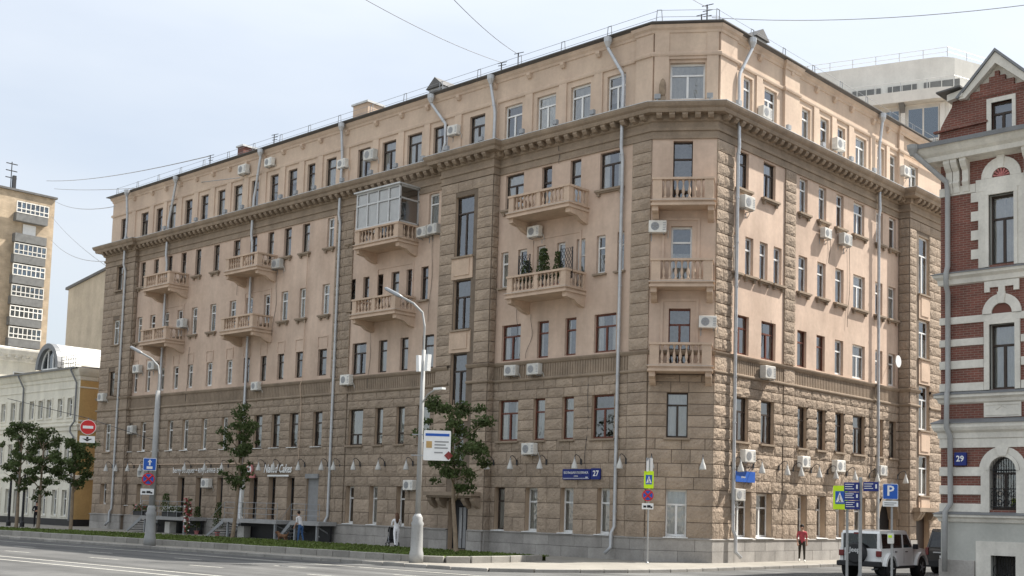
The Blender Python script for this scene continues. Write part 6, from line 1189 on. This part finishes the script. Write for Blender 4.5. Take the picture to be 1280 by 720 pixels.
def pose(top='shirt', arm='shirt', leg='trousers', stride=0, swing=0, armz=None, slim=1, foot='shoe', lean=0):
    J = dict(pelvis=(0, 0, .96, (.155 * slim, .11), leg), waist=(0, -.01 - lean * .3, 1.1, (.135 * slim, .095), top), chest=(0, -lean, 1.32, (.165 * slim, .11), top), neckb=(0, -lean * 1.1, 1.46, (.075, .065), top), neck=(0, -lean * 1.2, 1.52, .05, 'skin'), chin=(0, -.015 - lean * 1.3, 1.58, (.062, .072), 'skin'), head=(0, -.01 - lean * 1.3, 1.65, (.078, .092), 'skin'), crown=(0, -lean * 1.3, 1.73, (.055, .065), 'skin'))
    for s, q in (('l', 1), ('r', -1)):
        f = stride * q
        J['hip' + s] = (.095 * q, 0, .9, (.088, .095), leg); J['knee' + s] = (.1 * q, -.13 * f - .02, .5, .062, leg); J['ankle' + s] = (.1 * q, -.3 * f + (.06 if f < 0 else 0), .1 + (.05 if f < 0 else 0), .045, leg); J['toe' + s] = (.11 * q, -.3 * f - .16 + (.06 if f < 0 else 0), .035, (.045, .032), foot)
        J['sh' + s] = (.19 * q, -lean, 1.41, .06, arm); J['elb' + s] = (.225 * q, .05 + .1 * swing * q - lean, 1.13, .045, arm); J['wri' + s] = (.22 * q, -.1 + .22 * swing * q - lean, .9, .032, 'skin'); J['palm' + s] = (.215 * q, -.14 + .25 * swing * q - lean, .82, (.036, .02), 'skin')
    return J
def mats_(shirt, trousers, shoe=(.04, .04, .04), skin='skin'): 
    f = lambda n, c: mat('cloth_' + n, c, .9, .12, 6, .3, 60)
    return dict(skin=M[skin], shirt=f('top', shirt), trousers=f('trousers', trousers), shoe=f('shoe', shoe))
q = gd(1000, 702); J = pose(stride=.75, swing=.7); figure('person', 'person in a red polo shirt and dark trousers walking along the sunlit wall', (1.15, 7.6, 0), rad(35), J, mats_((.42, .075, .09), (.035, .03, .022), (.7, .68, .62)), 1.02, ('darkhair', False))
J = pose(stride=-.8, slim=.92, swing=0)
for s, q in (('l', 1), ('r', -1)): J['elb' + s] = (.24 * q, -.12, 1.14, .045, 'shirt'); J['wri' + s] = (.2 * q, -.36, 1.05, .032, 'shirt'); J['palm' + s] = (.18 * q, -.44, 1.05, (.036, .02), 'skin')
HW = rad(-118); WP = (-17.75, -1.6, 0)
figure('person', 'person in white shirt and trousers with long hair pushing a pram', WP, HW, J, mats_((.82, .81, .81), (.80, .79, .80), (.03, .03, .03)), 1.03, ('hair', True))
# pram in front of her (facing -Y locally)
pm = thing('pram', 'black folding pram pushed beside the grey plinth', 'pram', (WP[0] + math.sin(HW) * .95, WP[1] - math.cos(HW) * .95, 0), HW)
fr_ = MB()
for s in (-.24, .24): fr_.tube([(s, .58, 1.06), (s, .45, 1.0), (s, -.35, .2)], .017, 6); fr_.tube([(s, .42, .14), (s, .05, .62)], .017, 6); fr_.tube([(s, -.3, .25), (s, .3, .3)], .015, 6)
fr_.tube([(-.24, .58, 1.06), (.24, .58, 1.06)], .02, 6); fr_.build('frame', M['steel'], pm)
se = MB(); se.prism([(.3, .95), (.22, .97), (.05, .5), (-.3, .45), (-.5, .25), (-.5, .2), (-.28, .38), (.12, .42)], -.2, .2, 'x'); se.build('seat', M['dark'], pm)
hd = MB(); k = 8
for i in range(k):
    t0, t1 = rad(10 + 100 * i / k), rad(10 + 100 * (i + 1) / k); hd.quad((-.23, .26 - .42 * math.cos(t0) * 1, .72 + .36 * math.sin(t0)), (.23, .26 - .42 * math.cos(t0), .72 + .36 * math.sin(t0)), (.23, .26 - .42 * math.cos(t1), .72 + .36 * math.sin(t1)), (-.23, .26 - .42 * math.cos(t1), .72 + .36 * math.sin(t1)))
hd.build('hood', M['black'], pm); bk_ = MB().box(-.22, .22, -.25, .25, .22, .34).build('basket', M['black'], pm)
for x in (-.26, .26):
    for y, r_ in ((-.38, .1), (.4, .13)): w_ = MB().lathe([(r_ * .7, -.02), (r_, -.025), (r_, .025), (r_ * .7, .02)], 14, (x, y, r_), 'x').build('wheel', M['black'], pm); MB().lathe([(r_ * .3, -.028), (r_ * .3, .028)], 8, (x, y, r_), 'x').build('hub', M['flash'], w_)
J = pose(slim=.95)
for s, q in (('l', 1), ('r', -1)): J['hip' + s] = (.095 * q, -.05, .9, .088, 'trousers'); J['knee' + s] = (.11 * q, -.46, .93, .065, 'trousers'); J['ankle' + s] = (.11 * q, -.55, .55, .045, 'trousers'); J['toe' + s] = (.11 * q, -.7, .52, .04, 'shoe'); J['wri' + s] = (.16 * q, -.3, 1.05, .032, 'skin'); J['palm' + s] = (.12 * q, -.36, 1.03, (.036, .02), 'skin')
kx, ky, _ = pm.location; figure('person', 'small child sitting in the black pram', (kx - math.sin(HW) * .12, ky + math.cos(HW) * .12, .06), HW, J, mats_((.5, .3, .3), (.25, .25, .3)), .46, ('hair', False))
J = pose(slim=.95, lean=.16, stride=.25); J['elbr'] = (-.22, -.3, 1.2, .042, 'skin'); J['wrir'] = (-.2, -.5, 1.05, .03, 'skin'); J['palmr'] = (-.2, -.57, 1.0, (.036, .02), 'skin')
HD = rad(-80); DP = (float(Xat(376, .8, -3.0)), -3.0, 0)
figure('person', 'person in white top and blue jeans leaning back on a dog lead', DP, HD, J, mats_((.66, .64, .63), (.045, .10, .22), (.3, .3, .3)), 1.0, ('darkhair', False))
J = pose(slim=1.02); J['elbl'] = (.26, -.12, 1.15, .045, 'shirt'); J['wril'] = (.08, -.27, 1.12, .032, 'shirt'); J['palml'] = (.0, -.28, 1.13, (.036, .02), 'skin'); J['elbr'] = (-.26, -.1, 1.15, .045, 'shirt'); J['wrir'] = (-.1, -.26, 1.08, .032, 'shirt'); J['palmr'] = (-.02, -.27, 1.08, (.036, .02), 'skin')
figure('person', 'person in a dark suit standing before the cream house', (float(Xat(45.5, .9, -4.2)), -4.2, 0), face((-60, -4)), J, mats_((.015, .015, .018), (.015, .015, .018)), 1.05, ('darkhair', False))
# dog on its lead
dp_ = (DP[0] - 1.35, DP[1] - .25, 0); vs = dict(rump=(.28, 0, .34, .1), mid=(.05, 0, .33, .11), chest=(-.2, 0, .36, .13), neck=(-.32, 0, .46, .085), head=(-.42, 0, .54, .085), muz=(-.55, 0, .5, .045), tail=(.42, 0, .46, .03), tail2=(.46, .02, .58, .02))
ed_ = [('mid', 'rump'), ('mid', 'chest'), ('chest', 'neck'), ('neck', 'head'), ('head', 'muz'), ('rump', 'tail'), ('tail', 'tail2')]
for n_, x, s in (('fl', -.2, 1), ('fr', -.2, -1), ('bl', .28, 1), ('br', .28, -1)):
    kx_ = x + (-.06 if x > 0 else .0); hx = x + (.07 if x > 0 else .01); vs[n_ + 'k'] = (kx_, .08 * s, .24, .05); vs[n_ + 'h'] = (hx, .085 * s, .12, .03); vs[n_ + 'p'] = (x - .02, .085 * s, .025, .032); vs[n_ + 't'] = (x - .07, .085 * s, .02, .022); b_ = 'chest' if x < 0 else 'rump'; ed_ += [(b_, n_ + 'k'), (n_ + 'k', n_ + 'h'), (n_ + 'h', n_ + 'p'), (n_ + 'p', n_ + 't')]
for s in (1, -1): vs['ear%d' % s] = (-.4, .08 * s, .58, .03); vs['earb%d' % s] = (-.4, .12 * s, .48, .02); ed_ += [('head', 'ear%d' % s), ('ear%d' % s, 'earb%d' % s)]
nm = list(vs); me = bpy.data.meshes.new('dog'); me.from_pydata([vs[n_][:3] for n_ in nm], [(nm.index(a), nm.index(b)) for a, b in ed_], []); ob = bpy.data.objects.new('dog', me); COL.objects.link(ob); ob.modifiers.new('s', 'SKIN'); sv = me.skin_vertices[0].data
for i, n_ in enumerate(nm): sv[i].radius = (vs[n_][3], vs[n_][3])
sv[nm.index('mid')].use_root = True; sb = ob.modifiers.new('u', 'SUBSURF'); sb.levels = 1; sb.render_levels = 1; m2 = bpy.data.meshes.new_from_object(ob.evaluated_get(bpy.context.evaluated_depsgraph_get())); bpy.data.objects.remove(ob); m2.name = 'body'; m2.materials.clear(); m2.materials.append(mat('dog_fur', (.16, .085, .045), .95, .3, 12, .8, 60)); m2.polygons.foreach_set('use_smooth', [True] * len(m2.polygons))
dg_ = thing('dog', 'small brown dog on a lead beside the deck', 'dog', dp_, rad(10)); obj('body', m2, dg_); MB().ball((-.59, 0, .51), .018, 6).build('nose', M['black'], dg_); MB().lathe([(.095, -.015), (.095, .015)], 10, (-.33, 0, .46), 'x').build('collar', M['redbrown'], dg_)
hand = np.array([DP[0] + math.sin(HD) * .6 , DP[1] - math.cos(HD) * .6 + 0, 1.0]); tag(MB().tube([hand, (hand + np.array([dp_[0], dp_[1], .45])) / 2 - np.array([0, 0, .08]), (dp_[0] - .2, dp_[1], .5)], .009, 4).build('dog_lead', M['steel']), 'pale dog lead running from the hand to the brown dog', 'lead')

# ------------------------------------------------------------------ vehicles
M['carwhite'] = mat('white_car_paint', (.78, .78, .76), .2, .02, 2, spec=.6); M['cardark'] = mat('dark_car_paint', (.055, .052, .048), .25, .05, 2, spec=.6); M['rubber'] = mat('rubber', (.018, .018, .018), .8, .2, 6); M['plastic'] = mat('black_plastic', (.025, .025, .026), .55, .1, 5); M['tail'] = mat('tail_light', (.14, .006, .006), .25, .1, 8, spec=.6)
def wheel(par, x, y, r, w_, name='wheel'):
    t = MB().lathe([(r * .58, -w_ / 2), (r * .93, -w_ / 2), (r, -w_ * .36), (r, w_ * .36), (r * .93, w_ / 2), (r * .58, w_ / 2)], 24, (x, y, r), 'x').build('wheel', M['rubber'], par); rim = MB(); rim.lathe([(r * .6, -w_ * .4), (r * .6, w_ * .4)], 20, (x, y, r), 'x'); s = 1 if x > 0 else -1
    rim.build('rim', M['dark'], t); sp_ = MB()
    for i in range(5): a = i * 1.2566; sp_.tube([(x + s * w_ * .42, y, r), (x + s * w_ * .42, y + r * .56 * math.cos(a), r + r * .56 * math.sin(a))], [.05, .035], 5)
    sp_.build('spoke', M['steel'], t)
def sidepoly(par, name, poly, x0, x1, mt): return MB().prism(poly, x0, x1, 'x').build(name, M[mt], par)
# jeep: local +Y forward
jp = thing('offroad_car', 'white boxy off-roader with covered spare wheel turning into the side street', 'car', (8.7, .95, -.12), rad(2)); hw = .84
sidepoly(jp, 'body', [(-2.05, .55), (-2.05, 1.16), (1.0, 1.2), (1.12, 1.22), (2.05, 1.12), (2.15, .62), (1.05, .5), (-1.2, .5)], -hw, hw, 'carwhite')
sidepoly(jp, 'bonnet', [(.98, 1.2), (1.08, 1.26), (2.02, 1.16), (2.08, 1.02)], -.62, .62, 'carwhite')
top = MB(); top.prism([(-2.02, 1.72), (-1.98, 1.82), (.2, 1.86), (.45, 1.8), (.42, 1.7)], -.76, .76, 'x'); top.build('hardtop', M['carwhite'], jp)
for x in (-.8, .8):
    s = 1 if x > 0 else -1
    for y0, y1, yt0, yt1 in ((-2.05, -1.86, -2.02, -1.88), (-1.02, -.88, -1.0, -.9), (-.06, .06, -.05, .05), (.92, 1.0, .4, .48)): MB().add([(x, y0, 1.15), (x, y1, 1.15), (x - s * .04, yt1, 1.74), (x - s * .04, yt0, 1.74), (x - s * .08, y0, 1.15), (x - s * .08, y1, 1.15), (x - s * .12, yt1, 1.74), (x - s * .12, yt0, 1.74)], [(0, 1, 2, 3), (7, 6, 5, 4), (0, 4, 5, 1), (1, 5, 6, 2), (3, 2, 6, 7), (0, 3, 7, 4)]).build('pillar', M['carwhite'], jp)
    MB().box(min(s * .68, s * .79), max(s * .68, s * .79), -2.06, -2.0, 1.16, 1.73).build('pillar', M['carwhite'], jp)
for x in (-.79, .79):
    for y0, y1, t0, t1 in ((-1.86, -1.02, -1.88, -1.0), (-.88, -.06, -.9, -.05), (.06, .92, .05, .42)): s = 1 if x > 0 else -1; MB().quad((x, y0, 1.17), (x, y1, 1.17), (x - s * .04, t1, 1.73), (x - s * .04, t0, 1.73)).build('side_window', M['carglass'], jp)
MB().quad((-.68, -2.03, 1.17), (.68, -2.03, 1.17), (.68, -2.0, 1.72), (-.68, -2.0, 1.72)).build('rear_window', M['carglass'], jp); MB().quad((-.7, .98, 1.2), (.7, .98, 1.2), (.66, .46, 1.74), (-.66, .46, 1.74)).build('windscreen', M['carglass'], jp); MB().box(-.7, .7, -1.6, .3, .6, 1.12).build('cabin', M['dark'], jp)
for x in (-1, 1):
    for y, nm_ in ((-1.32, 'rear'), (1.5, 'front')):
        fp = MB(); k = 8; pts = [(y + .58 * math.cos(t), .42 + .6 * math.sin(t)) for t in np.linspace(.15, math.pi - .15, k)]; pts2 = [(y + .47 * math.cos(t), .42 + .48 * math.sin(t)) for t in np.linspace(.15, math.pi - .15, k)]
        fp.prism(pts + pts2[::-1], x * .8, x * .97, 'x'); fp.build('fender', M['carwhite'], jp); MB().prism([(y + .46 * math.cos(t), .42 + .46 * math.sin(t)) for t in np.linspace(0, 2 * math.pi, 16, endpoint=False)], x * .62, x * .845, 'x').build('wheel_arch', M['rubber'], jp); wheel(jp, x * .82, y, .41, .26)
    dl = MB(); dl.box(min(x * .838, x * .846), max(x * .838, x * .846), -.98, -.97, .62, 1.14); dl.box(min(x * .838, x * .846), max(x * .838, x * .846), -.005, .005, .6, 1.14); dl.box(min(x * .838, x * .846), max(x * .838, x * .846), .93, .94, .6, 1.14); dl.build('door_seam', M['dark'], jp)
    for y in (-.75, .22): MB().box(min(x * .84, x * .87), max(x * .84, x * .87), y - .08, y + .08, 1.02, 1.06).build('door_handle', M['black'], jp)
    MB().bev(x * .98 - .1, x * .98 + .1, .72, .84, 1.14, 1.34, .02).build('mirror', M['black'], jp); MB().bev(x * .76 - .1, x * .76 + .1, -2.13, -2.03, .86, 1.08, .015).build('tail_light', M['tail'], jp); MB().box(x * .84 - .06, x * .84 + .06, -.8, .95, .4, .5).build('side_step', M['plastic'], jp)
MB().bev(-.88, .88, -2.28, -2.02, .48, .68, .03).build('rear_bumper', M['plastic'], jp); MB().bev(-.85, .85, 2.1, 2.35, .5, .7, .03).build('front_bumper', M['plastic'], jp)
sp_ = MB().lathe([(.1, -.31), (.34, -.31), (.395, -.27), (.4, -.1), (.38, -.02), (.1, 0)], 24, (-.08, -2.05, .98), 'y').build('spare_wheel', M['plastic'], jp); lt = text_mesh('Jeep', .26, 'flash', .006); obj('lettering', lt, sp_, (-.08, -2.367, 1.1))
MB().box(-.7, -.66, -2.07, -2.03, .6, 1.7).build('tailgate_seam', M['greypanel'], jp); MB().box(.42, .66, -2.08, -2.04, .62, .74).build('number_plate', M['signwhite'], jp); MB().tube([(.55, -2.2, .38), (.55, -1.6, .4)], .035, 8).build('exhaust', M['steel'], jp); MB().box(-.25, .05, -2.1, -2.02, 1.7, 1.76).build('brake_light', M['tail'], jp)
# dark van behind it
vn = thing('parked_van', 'dark grey van parked by the red brick house', 'van', (9.0, 8.4, -.12), rad(0))
sidepoly(vn, 'body', [(-2.3, .35), (-2.35, 1.0), (-2.25, 1.12), (1.6, 1.12), (2.3, .95), (2.4, .4)], -.92, .92, 'cardark'); sidepoly(vn, 'roof', [(-2.05, 1.82), (-1.9, 1.92), (.3, 1.92), (.7, 1.84), (.3, 1.8)], -.78, .78, 'cardark')
for x in (-1, 1):
    for y0, y1, t0, t1 in ((-2.25, -2.08, -2.02, -1.9), (-.75, -.62, -.72, -.62), (.5, .62, .25, .33), (1.5, 1.6, .62, .72)): MB().add([(x * .9, y0, 1.1), (x * .9, y1, 1.1), (x * .77, t1, 1.84), (x * .77, t0, 1.84), (x * .82, y0, 1.1), (x * .82, y1, 1.1), (x * .69, t1, 1.84), (x * .69, t0, 1.84)], [(0, 1, 2, 3), (7, 6, 5, 4), (0, 4, 5, 1), (1, 5, 6, 2), (3, 2, 6, 7), (0, 3, 7, 4)]).build('pillar', M['cardark'], vn)
    for y0, y1, t0, t1 in ((-2.08, -.75, -1.9, -.72), (-.62, .5, -.62, .25), (.62, 1.5, .33, .62)): MB().quad((x * .89, y0, 1.12), (x * .89, y1, 1.12), (x * .765, t1, 1.82), (x * .765, t0, 1.82)).build('side_window', M['carglass'], vn)
    for y in (-1.45, 1.5): wheel(vn, x * .84, y, .34, .22)
    MB().bev(x * .84 - .07, x * .84 + .07, -2.38, -2.28, .8, 1.12, .01).build('tail_light', M['tail'], vn); MB().bev(x * 1.02 - .08, x * 1.02 + .08, 1.0, 1.12, 1.1, 1.25, .02).build('mirror', M['cardark'], vn)
MB().quad((-.76, -2.29, 1.14), (.76, -2.29, 1.14), (.7, -2.03, 1.8), (-.7, -2.03, 1.8)).build('rear_window', M['carglass'], vn); MB().quad((-.8, 1.58, 1.12), (.8, 1.58, 1.12), (.7, .7, 1.84), (-.7, .7, 1.84)).build('windscreen', M['carglass'], vn); MB().box(-.8, .8, -1.9, 1.3, .5, 1.08).build('cabin', M['dark'], vn); MB().bev(-.9, .9, -2.5, -2.3, .3, .6, .03).build('rear_bumper', M['plastic'], vn); MB().box(-.55, .55, -2.4, -2.33, .9, .95).build('chrome_trim', M['flash'], vn); MB().box(-.26, .26, -2.4, -2.34, .68, .8).build('number_plate', M['signwhite'], vn)

# ------------------------------------------------------------------ overhead wires
def wire(u0, v0, d0, u1, v1, d1, sag, label, r=.018):
    a = CP + wd(u0, v0) * d0; b = CP + wd(u1, v1) * d1; pts = [a + (b - a) * t - np.array([0, 0, sag * .4 * 4 * t * (1 - t)]) for t in np.linspace(0, 1, 14)]; tag(MB().tube(pts, r, 4).build('overhead_wire', M['greyframe']), label, 'wire', 'wires across the sky')
wire(58, 226, 150, 262, 195, 72, 1.2, 'wire sagging from the brick tower to the short roof antenna', .03); wire(68, 236, 150, 300, 222, 72, 1.0, 'thin wire from the tower parapet to the attic wall', .025); wire(66, 250, 150, 144, 258, 85, 1.5, 'wire from the tower corner to the attic end', .025); wire(64, 300, 148, 140, 326, 88, 2.2, 'low wire between the tower and the stone end bay', .025); wire(64, 270, 148, 138, 336, 88, 1.0, 'steep wire from the tower down to the end bay', .025)
wire(560, -8, 40, 645, 66, 62, .4, 'wire from above down to the rod antenna over the stair bay', .016); wire(440, -10, 40, 627, 78, 62, .5, 'wire from above down to the squat roof antenna', .014); wire(848, -12, 45, 886, 10, 58, .1, 'wire from above to the tall corner antenna', .016); wire(1300, 4, 45, 890, 22, 58, .9, 'long wire from the right to the tall corner antenna', .016)
